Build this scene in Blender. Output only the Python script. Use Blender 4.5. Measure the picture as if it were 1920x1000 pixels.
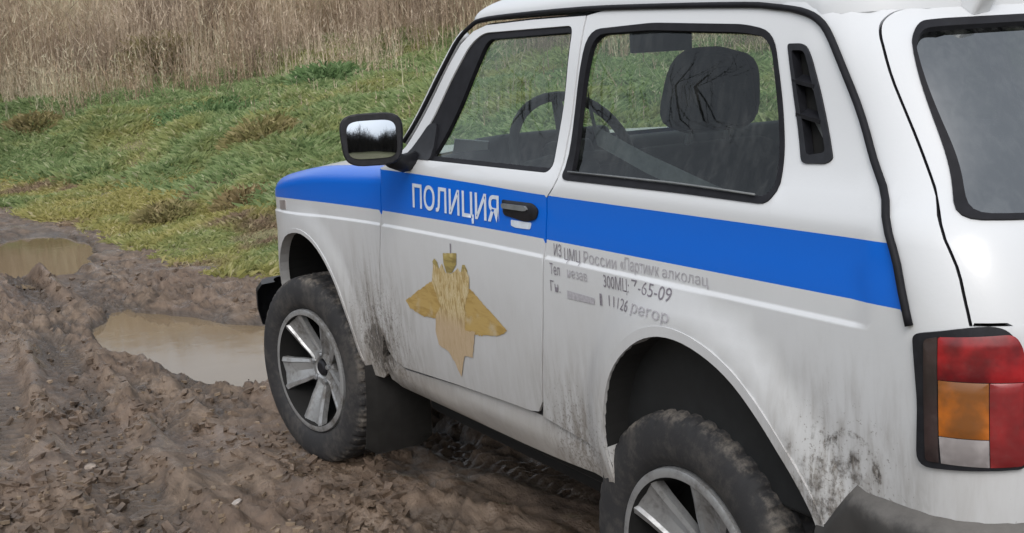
import bpy, bmesh, math, random
import numpy as np
from mathutils import Vector, Matrix
from mathutils.geometry import delaunay_2d_cdt

# ------------------------------------------------------------------ camera, sky, sun, exposure
for o in list(bpy.data.objects):
    bpy.data.objects.remove(o)
scene = bpy.context.scene
COL = scene.collection
CAM = (2321.9, -1.9394, 2.2353, 1.4138, -.50906, -.17105, -.05819)   # focal px (1920 wide), x, y, z, yaw, pitch, roll


def cam_axes():
    f, cx, cy, cz, yaw, pitch, roll = CAM
    c, s = math.cos(yaw), math.sin(yaw)
    cp, sp = math.cos(pitch), math.sin(pitch)
    F = np.array([c * cp, s * cp, sp]); R = np.array([s, -c, 0.]); U = np.cross(R, F)
    cr, sr = math.cos(roll), math.sin(roll)
    return cr * R + sr * U, -sr * R + cr * U, F


cR, cU, cF = cam_axes()
cam_data = bpy.data.cameras.new('camera')
cam_data.sensor_width = 36.0
cam_data.lens = CAM[0] / 1920 * 36.0
cam_data.clip_start = .05
cam_data.clip_end = 2000
cam = bpy.data.objects.new('camera', cam_data)
COL.objects.link(cam)
cam.matrix_world = Matrix(((cR[0], cU[0], -cF[0], CAM[1]), (cR[1], cU[1], -cF[1], CAM[2]),
                           (cR[2], cU[2], -cF[2], CAM[3]), (0, 0, 0, 1)))
scene.camera = cam

SUN_EL, SUN_AZ = 42, 146          # azimuth: direction the light comes from, degrees from +X towards +Y
world = bpy.data.worlds.new('World')
scene.world = world
world.use_nodes = True
nt = world.node_tree
bg = nt.nodes['Background']
sky = nt.nodes.new('ShaderNodeTexSky')
sky.sky_type = 'NISHITA'
sky.sun_disc = False
sky.sun_elevation = math.radians(SUN_EL)
sky.sun_rotation = math.radians(90 - SUN_AZ)
sky.air_density = 1.0
sky.dust_density = 6.0
sky.ozone_density = 1.0
hs = nt.nodes.new('ShaderNodeHueSaturation')      # thin overcast: the sky's colour is nearly washed out
hs.inputs['Saturation'].default_value = .38
nt.links.new(sky.outputs['Color'], hs.inputs['Color'])
mixw = nt.nodes.new('ShaderNodeMix'); mixw.data_type = 'RGBA'
mixw.inputs[0].default_value = .55
mixw.inputs[7].default_value = (7.2, 7.7, 8.4, 1)   # even cloud deck
nt.links.new(hs.outputs['Color'], mixw.inputs[6])
nt.links.new(mixw.outputs[2], bg.inputs['Color'])
bg.inputs['Strength'].default_value = .112
sun_data = bpy.data.lights.new('sun', 'SUN')
sun_data.energy = .85
sun_data.angle = math.radians(30)
sun_data.color = (1, .965, .92)
sun = bpy.data.objects.new('sun', sun_data)
COL.objects.link(sun)
sd = Vector((math.cos(math.radians(SUN_EL)) * math.cos(math.radians(SUN_AZ)),
             math.cos(math.radians(SUN_EL)) * math.sin(math.radians(SUN_AZ)), math.sin(math.radians(SUN_EL))))
sun.rotation_euler = sd.to_track_quat('Z', 'Y').to_euler()
sun.location = sd * 30
scene.render.engine = 'CYCLES'
scene.view_settings.view_transform = 'Standard'
scene.view_settings.look = 'None'
scene.view_settings.gamma = 1
scene.view_settings.use_curve_mapping = False
scene.view_settings.exposure = 0.40

rng = np.random.default_rng(7)
random.seed(7)


# ------------------------------------------------------------------ material helpers
def mat(name):
    m = bpy.data.materials.new(name)
    m.use_nodes = True
    return m, m.node_tree, m.node_tree.nodes['Principled BSDF']


def N(nt, kind, **kw):
    n = nt.nodes.new(kind)
    for k, v in kw.items():
        setattr(n, k, v)
    return n


def noise(nt, vec, scale, detail=5, rough=.55, dist=0.0):
    n = N(nt, 'ShaderNodeTexNoise')
    n.inputs['Scale'].default_value = scale
    n.inputs['Detail'].default_value = detail
    n.inputs['Roughness'].default_value = rough
    n.inputs['Distortion'].default_value = dist
    nt.links.new(vec, n.inputs['Vector'])
    return n.outputs['Fac']


def ramp(nt, fac, stops, interp='LINEAR'):
    r = N(nt, 'ShaderNodeValToRGB')
    r.color_ramp.interpolation = interp
    e = r.color_ramp.elements
    while len(e) < len(stops):
        e.new(.5)
    for el, (p, c) in zip(e, stops):
        el.position = p
        el.color = c if len(c) == 4 else (*c, 1)
    nt.links.new(fac, r.inputs['Fac'])
    return r.outputs['Color']


def val(nt, op, a, b=None, c=None, clamp=False):
    n = N(nt, 'ShaderNodeMath', operation=op)
    n.use_clamp = clamp
    for i, x in enumerate((a, b, c)):
        if x is None:
            continue
        if isinstance(x, (int, float)):
            n.inputs[i].default_value = x
        else:
            nt.links.new(x, n.inputs[i])
    return n.outputs[0]


def mapr(nt, x, a, b, c=0., d=1., smooth=True):
    n = N(nt, 'ShaderNodeMapRange')
    n.interpolation_type = 'SMOOTHSTEP' if smooth else 'LINEAR'
    n.inputs[1].default_value = a; n.inputs[2].default_value = b
    n.inputs[3].default_value = c; n.inputs[4].default_value = d
    nt.links.new(x, n.inputs[0])
    return n.outputs[0]


def mixc(nt, fac, a, b, mode='MIX'):
    n = N(nt, 'ShaderNodeMix', data_type='RGBA', blend_type=mode)
    for s, x in ((0, fac), (6, a), (7, b)):
        if isinstance(x, (int, float)):
            n.inputs[s].default_value = x
        elif isinstance(x, tuple):
            n.inputs[s].default_value = x if len(x) == 4 else (*x, 1)
        else:
            nt.links.new(x, n.inputs[s])
    return n.outputs[2]


def bump(nt, h, bsdf, strength=.3, dist=.01):
    b = N(nt, 'ShaderNodeBump')
    b.inputs['Strength'].default_value = strength
    b.inputs['Distance'].default_value = dist
    nt.links.new(h, b.inputs['Height'])
    nt.links.new(b.outputs['Normal'], bsdf.inputs['Normal'])


def pos(nt):
    return N(nt, 'ShaderNodeNewGeometry').outputs['Position']


def obj_co(nt):
    return N(nt, 'ShaderNodeTexCoord').outputs['Object']


def sep(nt, v):
    s = N(nt, 'ShaderNodeSeparateXYZ')
    nt.links.new(v, s.inputs[0])
    return s.outputs


def simple(name, col, rough=.5, metal=0., var=0., scale=30., bumps=0., coat=0., spec=.5):
    m, t, b = mat(name)
    b.inputs['Roughness'].default_value = rough
    b.inputs['Metallic'].default_value = metal
    b.inputs['Coat Weight'].default_value = coat
    b.inputs['Specular IOR Level'].default_value = spec
    if var > 0:
        n = noise(t, obj_co(t), scale, 6, .6)
        lo = tuple(c * (1 - var) for c in col); hi = tuple(min(1, c * (1 + var)) for c in col)
        t.links.new(ramp(t, n, [(.3, lo), (.7, hi)]), b.inputs['Base Color'])
        if bumps:
            bump(t, n, b, bumps, .004)
    else:
        b.inputs['Base Color'].default_value = (*col, 1)
    return m


def spot(t, x, z, cx, cz, r, soft):
    d = val(t, 'SQRT', val(t, 'ADD', val(t, 'POWER', val(t, 'SUBTRACT', x, cx), 2.),
                           val(t, 'POWER', val(t, 'SUBTRACT', z, cz), 2.)))
    return mapr(t, d, r - soft, r + soft, 1., 0.)


def paint(name, col, dirt=1.0, coat=.4):
    """car paint with road film and painted-in shade low down, splashes thrown up behind the wheels and a scuff on the rear corner"""
    m, t, b = mat(name)
    co = obj_co(t)
    x, y, z = sep(t, co)
    n1 = noise(t, co, 4., 6, .6)
    n2 = noise(t, co, 38., 8, .7)
    n3 = noise(t, co, 120., 4, .6)
    mp = N(t, 'ShaderNodeMapping'); mp.inputs['Scale'].default_value = (26, 26, 5)
    t.links.new(co, mp.inputs[0])
    n4 = noise(t, mp.outputs[0], 1.6, 7, .65, .4)                       # run-down streaks
    film = mapr(t, val(t, 'ADD', z, val(t, 'MULTIPLY', val(t, 'SUBTRACT', n1, .5), .35)), 1.05, .46, 0., 1.)  # road film and the flank's shading gradient, both put into the colour
    film = val(t, 'MULTIPLY', film, val(t, 'MULTIPLY_ADD', n4, .7, .40))
    sills = mapr(t, val(t, 'ADD', z, val(t, 'MULTIPLY', val(t, 'SUBTRACT', n1, .5), .10)), .56, .43, 0., 1.)
    s1 = spot(t, x, z, 1.525, .545, .085, .085)                           # behind the front wheel
    s1b = val(t, 'MULTIPLY', spot(t, x, z, 1.47, .60, .16, .15), .42)
    d2 = val(t, 'SQRT', val(t, 'ADD', val(t, 'POWER', val(t, 'SUBTRACT', x, -.485), 2.), val(t, 'POWER', val(t, 'SUBTRACT', z, .705), 2.)))
    d2 = val(t, 'ADD', d2, val(t, 'MULTIPLY', val(t, 'SUBTRACT', n1, .5), .05))
    arcs = val(t, 'MULTIPLY', mapr(t, val(t, 'ABSOLUTE', val(t, 'SUBTRACT', d2, .056)), .016, .004, 0., 1.), mapr(t, z, .66, .70))   # scraped arc
    s2 = val(t, 'MAXIMUM', val(t, 'MULTIPLY', val(t, 'MULTIPLY', arcs, n2), 1.05), val(t, 'MULTIPLY', spot(t, x, z, -.485, .70, .045, .035), .55))                          # scuffed patch by the rear bumper
    s3 = val(t, 'MULTIPLY', spot(t, x, z, -.44, .645, .11, .10), .55)
    s4 = val(t, 'MULTIPLY', spot(t, x, z, .40, .53, .14, .13), .22)
    sp = val(t, 'MAXIMUM', val(t, 'MAXIMUM', s1, s1b), val(t, 'MAXIMUM', val(t, 'MAXIMUM', s2, s3), s4))
    thr = val(t, 'ADD', val(t, 'MULTIPLY', n2, .62), val(t, 'MULTIPLY', n4, .38))
    spl = mapr(t, val(t, 'ADD', thr, val(t, 'MULTIPLY', sp, .36)), .62, .78, 0., 1.)
    spl = val(t, 'MULTIPLY', spl, mapr(t, sp, .02, .35, 0., 1.))
    fan = val(t, 'MAXIMUM', spot(t, x, z, 1.50, .56, .22, .2), val(t, 'MAXIMUM', val(t, 'MULTIPLY', spot(t, x, z, -.47, .66, .16, .15), .72), spot(t, x, z, .38, .50, .16, .15)))
    n5 = noise(t, co, 140., 4, .65)
    dots = val(t, 'MULTIPLY', mapr(t, val(t, 'MULTIPLY_ADD', fan, .22, n5), .72, .78), mapr(t, fan, .05, .5))
    speck = val(t, 'MULTIPLY', mapr(t, n3, .70, .76), mapr(t, z, .95, .55, 0., 1.))
    dirt_and_shade = mixc(t, n1, (.27, .245, .215), (.20, .18, .155))
    c = mixc(t, val(t, 'MULTIPLY', film, .62 * dirt), (*col, 1), dirt_and_shade)
    c = mixc(t, val(t, 'MULTIPLY', sills, .55 * dirt), c, mixc(t, n2, (.27, .235, .20), (.40, .36, .31)))
    c = mixc(t, val(t, 'MULTIPLY', speck, .5 * dirt), c, (.10, .09, .08))
    c = mixc(t, val(t, 'MULTIPLY', dots, .6 * dirt), c, (.13, .112, .094))
    c = mixc(t, val(t, 'MULTIPLY', val(t, 'MULTIPLY', fan, mapr(t, n4, .38, .70)), .75 * dirt), c, (.175, .152, .128))
    c = mixc(t, val(t, 'MULTIPLY', spl, .93 * dirt), c, ramp(t, noise(t, mp.outputs[0], 4.5, 8, .75, 1.5), [(.35, (.014, .013, .012)), (.48, (.07, .062, .055)), (.58, (.18, .16, .14)), (.70, (.42, .40, .38))]))
    t.links.new(c, b.inputs['Base Color'])
    rg = val(t, 'MULTIPLY_ADD', film, .35, .30)
    rg = val(t, 'MAXIMUM', rg, val(t, 'MULTIPLY', spl, .8))
    t.links.new(rg, b.inputs['Roughness'])
    b.inputs['Coat Weight'].default_value = coat
    b.inputs['Coat Roughness'].default_value = .06
    bump(t, val(t, 'ADD', val(t, 'MULTIPLY', n3, .5), val(t, 'MULTIPLY', spl, 1.0)), b, .10, .004)
    return m


M = {}
M['white'] = paint('white_paint', (.62, .635, .655))
M['blue'] = paint('blue_film', (.002, .135, .66), .12, .15)
M['rubber'] = simple('black_rubber', (.010, .010, .013), .6, var=.3, scale=40, spec=.22)
M['plastic'] = simple('black_plastic', (.013, .0135, .017), .45, var=.35, scale=60, bumps=.05, spec=.3)
M['dark'] = simple('underbody_black', (.006, .006, .006), .9, var=.4, scale=12)
M['trim'] = simple('interior_trim', (.010, .011, .012), .7, var=.3, scale=25, bumps=.1)
M['seat'] = simple('seat_cloth', (.010, .011, .013), .9, var=.4, scale=90, bumps=.3)
M['greytrim'] = simple('grey_trim', (.16, .17, .175), .5, var=.2, scale=20)
M['paper'] = simple('paper_white', (.55, .58, .60), .7, var=.08, scale=8)
M['letter'] = simple('letter_white', (.62, .68, .78), .5, var=.1, scale=50)
M['ink'] = simple('ink_grey', (.20, .185, .215), .6, var=.35, scale=180)
M['inkfaint'] = simple('ink_faint', (.39, .38, .41), .6, var=.25, scale=120)
M['gold'] = simple('gold_film', (.40, .265, .085), .5, var=.30, scale=14)
M['goldgreen'] = simple('gold_film_worn', (.33, .26, .09), .5, var=.3, scale=16)


def lens(name, col, dark, rough=.2):
    """moulded plastic lens: fine ribs, uneven depth of colour, a film of grime"""
    m, t, b = mat(name)
    co = obj_co(t)
    n = noise(t, co, 16, 4, .5); n2 = noise(t, co, 60, 6, .7)
    w = N(t, 'ShaderNodeTexWave', wave_type='BANDS', bands_direction='Y'); w.inputs['Scale'].default_value = 26
    t.links.new(co, w.inputs['Vector'])
    w2 = N(t, 'ShaderNodeTexWave', wave_type='BANDS', bands_direction='Z'); w2.inputs['Scale'].default_value = 26
    t.links.new(co, w2.inputs['Vector'])
    c = mixc(t, mapr(t, n, .35, .68), dark, col)
    c = mixc(t, val(t, 'MULTIPLY', mapr(t, n2, .45, .75), .12), c, (.10, .085, .075))
    t.links.new(c, b.inputs['Base Color'])
    t.links.new(val(t, 'MULTIPLY_ADD', n2, .3, rough), b.inputs['Roughness'])
    b.inputs['Coat Weight'].default_value = .35
    b.inputs['Coat Roughness'].default_value = .15
    bump(t, val(t, 'ADD', w.outputs['Fac'], w2.outputs['Fac']), b, .03, .002)
    return m


M['red'] = lens('red_lens', (.34, .010, .014), (.11, .003, .006))
M['red2'] = lens('red_reflector', (.27, .014, .016), (.16, .008, .010), .3)
M['amber'] = lens('amber_lens', (.56, .15, .012), (.20, .07, .014))
M['clear'] = lens('clear_lens', (.40, .37, .37), (.22, .20, .20))
M['smoke'] = lens('smoked_lens', (.04, .024, .024), (.02, .014, .014))
M['flap'] = simple('mud_flap_rubber', (.013, .0125, .012), .7, var=.4, scale=20, bumps=.1)
M['belt'] = simple('belt_webbing', (.26, .28, .29), .7, var=.15, scale=60)
M['chrome'] = simple('dull_chrome', (.50, .52, .55), .3, metal=.8, var=.1, scale=20)


def feather_gold(name, base, dark):
    m, t, b = mat(name)
    co = obj_co(t)
    mp = N(t, 'ShaderNodeMapping'); mp.inputs['Scale'].default_value = (14, 14, 70); mp.inputs['Rotation'].default_value = (0, .5, 0)
    t.links.new(co, mp.inputs[0])
    n = noise(t, mp.outputs[0], 1.2, 5, .6, .6); n2 = noise(t, co, 18, 5, .6)
    c = mixc(t, mapr(t, n, .42, .66), base, dark)
    c = mixc(t, val(t, 'MULTIPLY', mapr(t, n2, .55, .75), .5), c, (.50, .47, .40))
    t.links.new(c, b.inputs['Base Color'])
    b.inputs['Roughness'].default_value = .45
    return m


M['gold'] = feather_gold('gold_film', (.46, .32, .115), (.36, .235, .07))
M['goldgreen'] = feather_gold('gold_film_worn', (.36, .285, .10), (.22, .17, .06))


def streak_gold():
    m, t, b = mat('gold_film_streaked')
    co = obj_co(t)
    mp = N(t, 'ShaderNodeMapping'); mp.inputs['Scale'].default_value = (60, 60, 13)
    t.links.new(co, mp.inputs[0])
    n = noise(t, mp.outputs[0], 1.5, 8, .7, 1.2)
    z = sep(t, co)[2]
    up = ramp(t, n, [(.34, (.22, .145, .05)), (.46, (.43, .31, .13)), (.56, (.60, .51, .32)), (.68, (.38, .26, .09))])
    low = ramp(t, n, [(.3, (.40, .29, .165)), (.62, (.50, .385, .26)), (.75, (.43, .30, .15))])
    t.links.new(mixc(t, mapr(t, z, .69, .76), low, up), b.inputs['Base Color'])
    b.inputs['Roughness'].default_value = .5
    return m


M['goldstreak'] = streak_gold()


def tyre_mat():
    m, t, b = mat('tyre_rubber')
    co = obj_co(t)
    n = noise(t, co, 9., 7, .65)
    n2 = noise(t, co, 70., 5, .7)
    x, y, z = sep(t, co)
    r = val(t, 'SQRT', val(t, 'ADD', val(t, 'MULTIPLY', x, x), val(t, 'MULTIPLY', z, z)))
    tread = mapr(t, r, .312, .332)
    dust = val(t, 'MULTIPLY', mapr(t, val(t, 'ADD', n, val(t, 'MULTIPLY', val(t, 'SUBTRACT', n2, .5), .5)), .42, .70),
               val(t, 'MULTIPLY_ADD', tread, .75, .25))
    c = mixc(t, dust, (.021, .021, .023), (.155, .138, .12))
    t.links.new(c, b.inputs['Base Color'])
    b.inputs['Roughness'].default_value = .78
    bump(t, n2, b, .25, .004)
    return m


M['tyre'] = tyre_mat()


def alloy_mat():
    m, t, b = mat('dusty_alloy')
    co = obj_co(t)
    n = noise(t, co, 14., 6, .6); n2 = noise(t, co, 90, 4, .6)
    f = mapr(t, val(t, 'ADD', n, val(t, 'MULTIPLY', n2, .25)), .5, .85)
    t.links.new(mixc(t, f, (.40, .41, .42), (.15, .14, .13)), b.inputs['Base Color'])
    b.inputs['Metallic'].default_value = .55
    t.links.new(val(t, 'MULTIPLY_ADD', f, .35, .36), b.inputs['Roughness'])
    return m


M['alloy'] = alloy_mat()


def glass_mat(name, tint, refl=1.0, rough=.0, haze=.06, least=0.):
    m, t, b = mat(name)
    t.nodes.remove(b)
    out = t.nodes['Material Output']
    tr = N(t, 'ShaderNodeBsdfTransparent'); tr.inputs[0].default_value = (*tint, 1)
    gl = N(t, 'ShaderNodeBsdfGlossy'); gl.inputs['Roughness'].default_value = rough
    gl.inputs[0].default_value = (.93, .97, 1, 1)
    df = N(t, 'ShaderNodeBsdfDiffuse')
    co = obj_co(t)
    n = noise(t, co, 7., 7, .65); mp = N(t, 'ShaderNodeMapping'); mp.inputs['Scale'].default_value = (40, 40, 4)
    t.links.new(co, mp.inputs[0]); n2 = noise(t, mp.outputs[0], 1.4, 6, .6, .5)
    df.inputs[0].default_value = (.30, .31, .30, 1)
    fr = N(t, 'ShaderNodeFresnel'); fr.inputs['IOR'].default_value = 1.5
    dirt = val(t, 'MULTIPLY', mapr(t, val(t, 'MULTIPLY', n, n2), .18, .42), haze)
    m1 = N(t, 'ShaderNodeMixShader'); t.links.new(dirt, m1.inputs[0]); t.links.new(tr.outputs[0], m1.inputs[1]); t.links.new(df.outputs[0], m1.inputs[2])
    m2 = N(t, 'ShaderNodeMixShader'); t.links.new(val(t, 'MAXIMUM', val(t, 'MULTIPLY', fr.outputs[0], refl, clamp=True), least), m2.inputs[0])
    t.links.new(m1.outputs[0], m2.inputs[1]); t.links.new(gl.outputs[0], m2.inputs[2])
    t.links.new(m2.outputs[0], out.inputs[0])
    return m


M['glass'] = glass_mat('side_glass', (.80, .87, .84), .8, .012, haze=.07)
M['rearglass'] = glass_mat('tinted_rear_glass', (.06, .07, .07), 2.2, .03, haze=.08, least=.22)
M['mirror'] = simple('mirror_glass', (.56, .62, .70), .02, metal=1.)


# ------------------------------------------------------------------ object helpers
def link(name, me, parent=None):
    o = bpy.data.objects.new(name, me)
    COL.objects.link(o)
    if parent is not None:
        o.parent = parent
    return o


def tag(o, label=None, cat=None, group=None, kind=None):
    for k, v in (('label', label), ('category', cat), ('group', group), ('kind', kind)):
        if v:
            o[k] = v
    return o


def empty(name, loc=(0, 0, 0)):
    o = link(name, None)
    o.location = loc
    o.empty_display_size = .1
    return o


def np_mesh(name, V, F, mats, mi=None, smooth=True, normals=None):
    """V (n,3), F (m,3|4) array or a list of index lists"""
    me = bpy.data.meshes.new(name)
    me.from_pydata([tuple(map(float, v)) for v in V], [], [tuple(int(i) for i in f) for f in F])
    for m in (mats if isinstance(mats, (list, tuple)) else [mats]):
        me.materials.append(m)
    if mi is not None:
        me.polygons.foreach_set('material_index', np.asarray(mi, dtype=np.int32))
    me.polygons.foreach_set('use_smooth', np.full(len(me.polygons), smooth))
    if normals is not None:
        me.normals_split_custom_set_from_vertices([tuple(map(float, n)) for n in normals])
    me.update()
    return me


def fast_mesh(name, V, F, m, smooth=False, attr=None):
    """big meshes: all faces with the same number of corners"""
    V = np.asarray(V, np.float32); F = np.asarray(F, np.int32); k = F.shape[1]
    me = bpy.data.meshes.new(name)
    me.vertices.add(len(V)); me.vertices.foreach_set('co', V.ravel())
    me.loops.add(F.size); me.loops.foreach_set('vertex_index', F.ravel())
    me.polygons.add(len(F)); me.polygons.foreach_set('loop_start', np.arange(0, F.size, k, dtype=np.int32))
    me.polygons.foreach_set('use_smooth', np.full(len(F), smooth))
    me.update(calc_edges=True)
    me.materials.append(m)
    if attr is not None:
        a = me.attributes.new('rnd', 'FLOAT', 'POINT'); a.data.foreach_set('value', np.asarray(attr, np.float32))
    return me


def bm_obj(name, bm, m, parent=None, smooth=False, angle=None):
    me = bpy.data.meshes.new(name)
    bm.normal_update()
    bm.to_mesh(me); bm.free()
    for mm in (m if isinstance(m, (list, tuple)) else [m]):
        me.materials.append(mm)
    me.polygons.foreach_set('use_smooth', np.full(len(me.polygons), smooth or angle is not None))
    if angle is not None:
        me.set_sharp_from_angle(angle=math.radians(angle))
    return link(name, me, parent)


def rbox(name, size, loc, m, parent=None, rot=(0, 0, 0), bev=.01, seg=3, taper=None, angle=40):
    bm = bmesh.new()
    bmesh.ops.create_cube(bm, size=1)
    for v in bm.verts:
        v.co = Vector((v.co.x * size[0], v.co.y * size[1], v.co.z * size[2]))
        if taper and v.co.z > 0:
            v.co.x *= taper[0]; v.co.y *= taper[1]
    if bev:
        bmesh.ops.bevel(bm, geom=list(bm.edges), offset=bev, segments=seg, profile=.6, affect='EDGES')
    mx = Matrix.Translation(loc) @ (Matrix.Rotation(rot[2], 4, 'Z') @ Matrix.Rotation(rot[1], 4, 'Y') @ Matrix.Rotation(rot[0], 4, 'X'))
    bm.transform(mx)
    return bm_obj(name, bm, m, parent, angle=angle)


def tube_bm(bm, pts, r, seg=8, closed=False, cap=True):
    pts = [Vector(p) for p in pts]
    n = len(pts); rings = []
    rr = r if isinstance(r, (list, tuple, np.ndarray)) else [r] * n
    up = Vector((0, 0, 1))
    prev = None
    for i, p in enumerate(pts):
        a = pts[(i - 1) % n] if (closed or i > 0) else p
        b = pts[(i + 1) % n] if (closed or i < n - 1) else p
        tdir = (b - a).normalized()
        if prev is None:
            ref = up if abs(tdir.dot(up)) < .95 else Vector((1, 0, 0))
            nn = (ref - tdir * ref.dot(tdir)).normalized()
        else:
            nn = (prev - tdir * prev.dot(tdir)).normalized()
        prev = nn
        bb = tdir.cross(nn)
        rings.append([bm.verts.new(p + (nn * math.cos(2 * math.pi * k / seg) + bb * math.sin(2 * math.pi * k / seg)) * rr[i]) for k in range(seg)])
    for i in range(n if closed else n - 1):
        A, B = rings[i], rings[(i + 1) % n]
        for k in range(seg):
            bm.faces.new((A[k], A[(k + 1) % seg], B[(k + 1) % seg], B[k]))
    if cap and not closed:
        bm.faces.new(rings[0][::-1]); bm.faces.new(rings[-1])
    return bm


def tube(name, pts, r, m, parent=None, seg=8, closed=False):
    return bm_obj(name, tube_bm(bmesh.new(), pts, r, seg, closed), m, parent, smooth=True)


def lathe(name, prof, m, parent=None, seg=48, axis='Y', smooth_angle=35, center=(0, 0, 0)):
    """prof: (radius, along-axis) pairs"""
    bm = bmesh.new(); rings = []
    for r, a in prof:
        ring = []
        for k in range(seg):
            th = 2 * math.pi * k / seg
            ring.append(bm.verts.new((center[0] + r * math.cos(th), center[1] + a, center[2] + r * math.sin(th)) if axis == 'Y' else
                                     (center[0] + a, center[1] + r * math.cos(th), center[2] + r * math.sin(th)) if axis == 'X' else
                                     (center[0] + r * math.cos(th), center[1] + r * math.sin(th), center[2] + a)))
        rings.append(ring)
    for A, B in zip(rings[:-1], rings[1:]):
        for k in range(seg):
            bm.faces.new((A[k], A[(k + 1) % seg], B[(k + 1) % seg], B[k]))
    bmesh.ops.recalc_face_normals(bm, faces=bm.faces)
    return bm_obj(name, bm, m, parent, angle=smooth_angle)


# ------------------------------------------------------------------ numpy noise
_perm = np.random.default_rng(3).permutation(512)
_grad = np.random.default_rng(4).random(512) * 2 * np.pi
_gx, _gy = np.cos(_grad), np.sin(_grad)


def perlin(x, y):
    xi = np.floor(x).astype(int); yi = np.floor(y).astype(int)
    xf = x - xi; yf = y - yi
    u = xf * xf * xf * (xf * (xf * 6 - 15) + 10); v = yf * yf * yf * (yf * (yf * 6 - 15) + 10)

    def g(ix, iy, dx, dy):
        h = _perm[(_perm[ix & 255] + iy) & 511]
        return _gx[h] * dx + _gy[h] * dy
    a = g(xi, yi, xf, yf); b = g(xi + 1, yi, xf - 1, yf)
    c = g(xi, yi + 1, xf, yf - 1); d = g(xi + 1, yi + 1, xf - 1, yf - 1)
    return (a + (b - a) * u) * (1 - v) + (c + (d - c) * u) * v


def fbm(x, y, oct=5, gain=.5, lac=2.03):
    s = 0; a = 1.0
    for i in range(oct):
        s = s + a * perlin(x + 17.3 * i, y - 9.1 * i)
        x = x * lac; y = y * lac; a *= gain
    return s


def sstep(a, b, x):
    t = np.clip((np.asarray(x, float) - a) / (b - a), 0, 1)
    return t * t * (3 - 2 * t)


def pchip(xs, ys):
    xs = np.array(xs, float); ys = np.array(ys, float); h = np.diff(xs); d = np.diff(ys) / h
    m = np.zeros_like(xs)
    for i in range(1, len(xs) - 1):
        if d[i - 1] * d[i] > 0:
            w1 = 2 * h[i] + h[i - 1]; w2 = h[i] + 2 * h[i - 1]
            m[i] = (w1 + w2) / (w1 / d[i - 1] + w2 / d[i])
    m[0] = d[0]; m[-1] = d[-1]

    def f(x):
        x = np.clip(x, xs[0], xs[-1]); i = np.clip(np.searchsorted(xs, x) - 1, 0, len(xs) - 2)
        t = (x - xs[i]) / h[i]; t2 = t * t; t3 = t2 * t
        return ys[i] * (2 * t3 - 3 * t2 + 1) + h[i] * m[i] * (t3 - 2 * t2 + t) + ys[i + 1] * (3 * t2 - 2 * t3) + h[i] * m[i + 1] * (t3 - t2)
    return f


def in_poly(P, poly):
    x, y = P[:, 0], P[:, 1]
    poly = np.asarray(poly); c = np.zeros(len(P), bool)
    x1, y1 = poly[:, 0], poly[:, 1]; x2, y2 = np.roll(x1, -1), np.roll(y1, -1)
    for a, b, c_, d in zip(x1, y1, x2, y2):
        if b == d:
            continue
        hit = ((b > y) != (d > y)) & (x < (c_ - a) * (y - b) / (d - b) + a)
        c ^= hit
    return c


def seg_dist(P, L, closed=False):
    L = np.asarray(L, float)
    if closed:
        L = np.vstack([L, L[:1]])
    P = np.asarray(P, float); sh = P.shape[:-1]; P = P.reshape(-1, 2)
    best = np.full(len(P), 1e9); side = np.zeros(len(P))
    for a, b in zip(L[:-1], L[1:]):
        ab = b - a; t = np.clip(((P - a) @ ab) / (ab @ ab), 0, 1)
        q = P - a - t[:, None] * ab; d = np.hypot(q[:, 0], q[:, 1])
        s = np.sign(ab[0] * (P[:, 1] - a[1]) - ab[1] * (P[:, 0] - a[0]))
        m = d < best; best[m] = d[m]; side[m] = s[m]
    return best.reshape(sh), side.reshape(sh)


def rounded(pts, r=0.02, n=5):
    """polygon with rounded corners; a point may carry its own radius as third value"""
    out = []; k = len(pts)
    for i in range(k):
        p = np.array(pts[i][:2], float); a = np.array(pts[i - 1][:2], float); b = np.array(pts[(i + 1) % k][:2], float)
        rr = pts[i][2] if len(pts[i]) > 2 else r
        if rr <= 0:
            out.append(tuple(p)); continue
        da, db = a - p, b - p; la, lb = np.linalg.norm(da), np.linalg.norm(db)
        c = min(rr, la * .48, lb * .48)
        s, e = p + da / la * c, p + db / lb * c
        for j in range(n + 1):
            t = j / n
            out.append(tuple((1 - t) ** 2 * s + 2 * t * (1 - t) * p + t * t * e))
    return out


def densify(L, step=.03, closed=False):
    L = [np.array(p[:2], float) for p in L]
    if closed:
        L = L + [L[0]]
    out = []
    for a, b in zip(L[:-1], L[1:]):
        n = max(1, int(np.ceil(np.linalg.norm(b - a) / step)))
        for j in range(n):
            out.append(tuple(a + (b - a) * j / n))
    if not closed:
        out.append(tuple(L[-1]))
    return out


# ================================================================== THE CAR
# body surface: u runs back along the flank (u = x), round the rear corner and across the tail; v is the height
WZ = pchip([.30, .43, .53, .70, .945, 1.09, 1.13, 1.16, 1.45, 1.50, 1.56], [.72, .76, .785, .80, .808, .80, .785, .762, .672, .652, .628])
XC = pchip([.40, .55, .75, .95, 1.0, 1.08, 1.185, 1.28, 1.37, 1.43, 1.50], [-.60, -.61, -.62, -.615, -.605, -.575, -.495, -.43, -.36, -.29, -.20])
FT = pchip([1.4, 2.0, 2.2, 2.4, 2.5, 2.58, 2.62, 2.64], [0, .002, .008, .025, .056, .108, .18, .24])
ZT = pchip([1.3, 1.45, 1.9, 2.3, 2.45, 2.56, 2.64], [1.115, 1.105, 1.082, 1.035, 1.01, .985, .94])
ZC = pchip([-1, .47, 1.388, 1.787, 2.257, 2.6], [.945, .945, .935, .922, .90, .885])
SLOW = pchip([-1, .46, 1.377, 1.598, 2.26, 2.64], [.989, .989, .980, .975, .952, .93])
RC, BOW, RS = .13, .07, .055
ARC = RC * math.pi / 2
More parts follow.
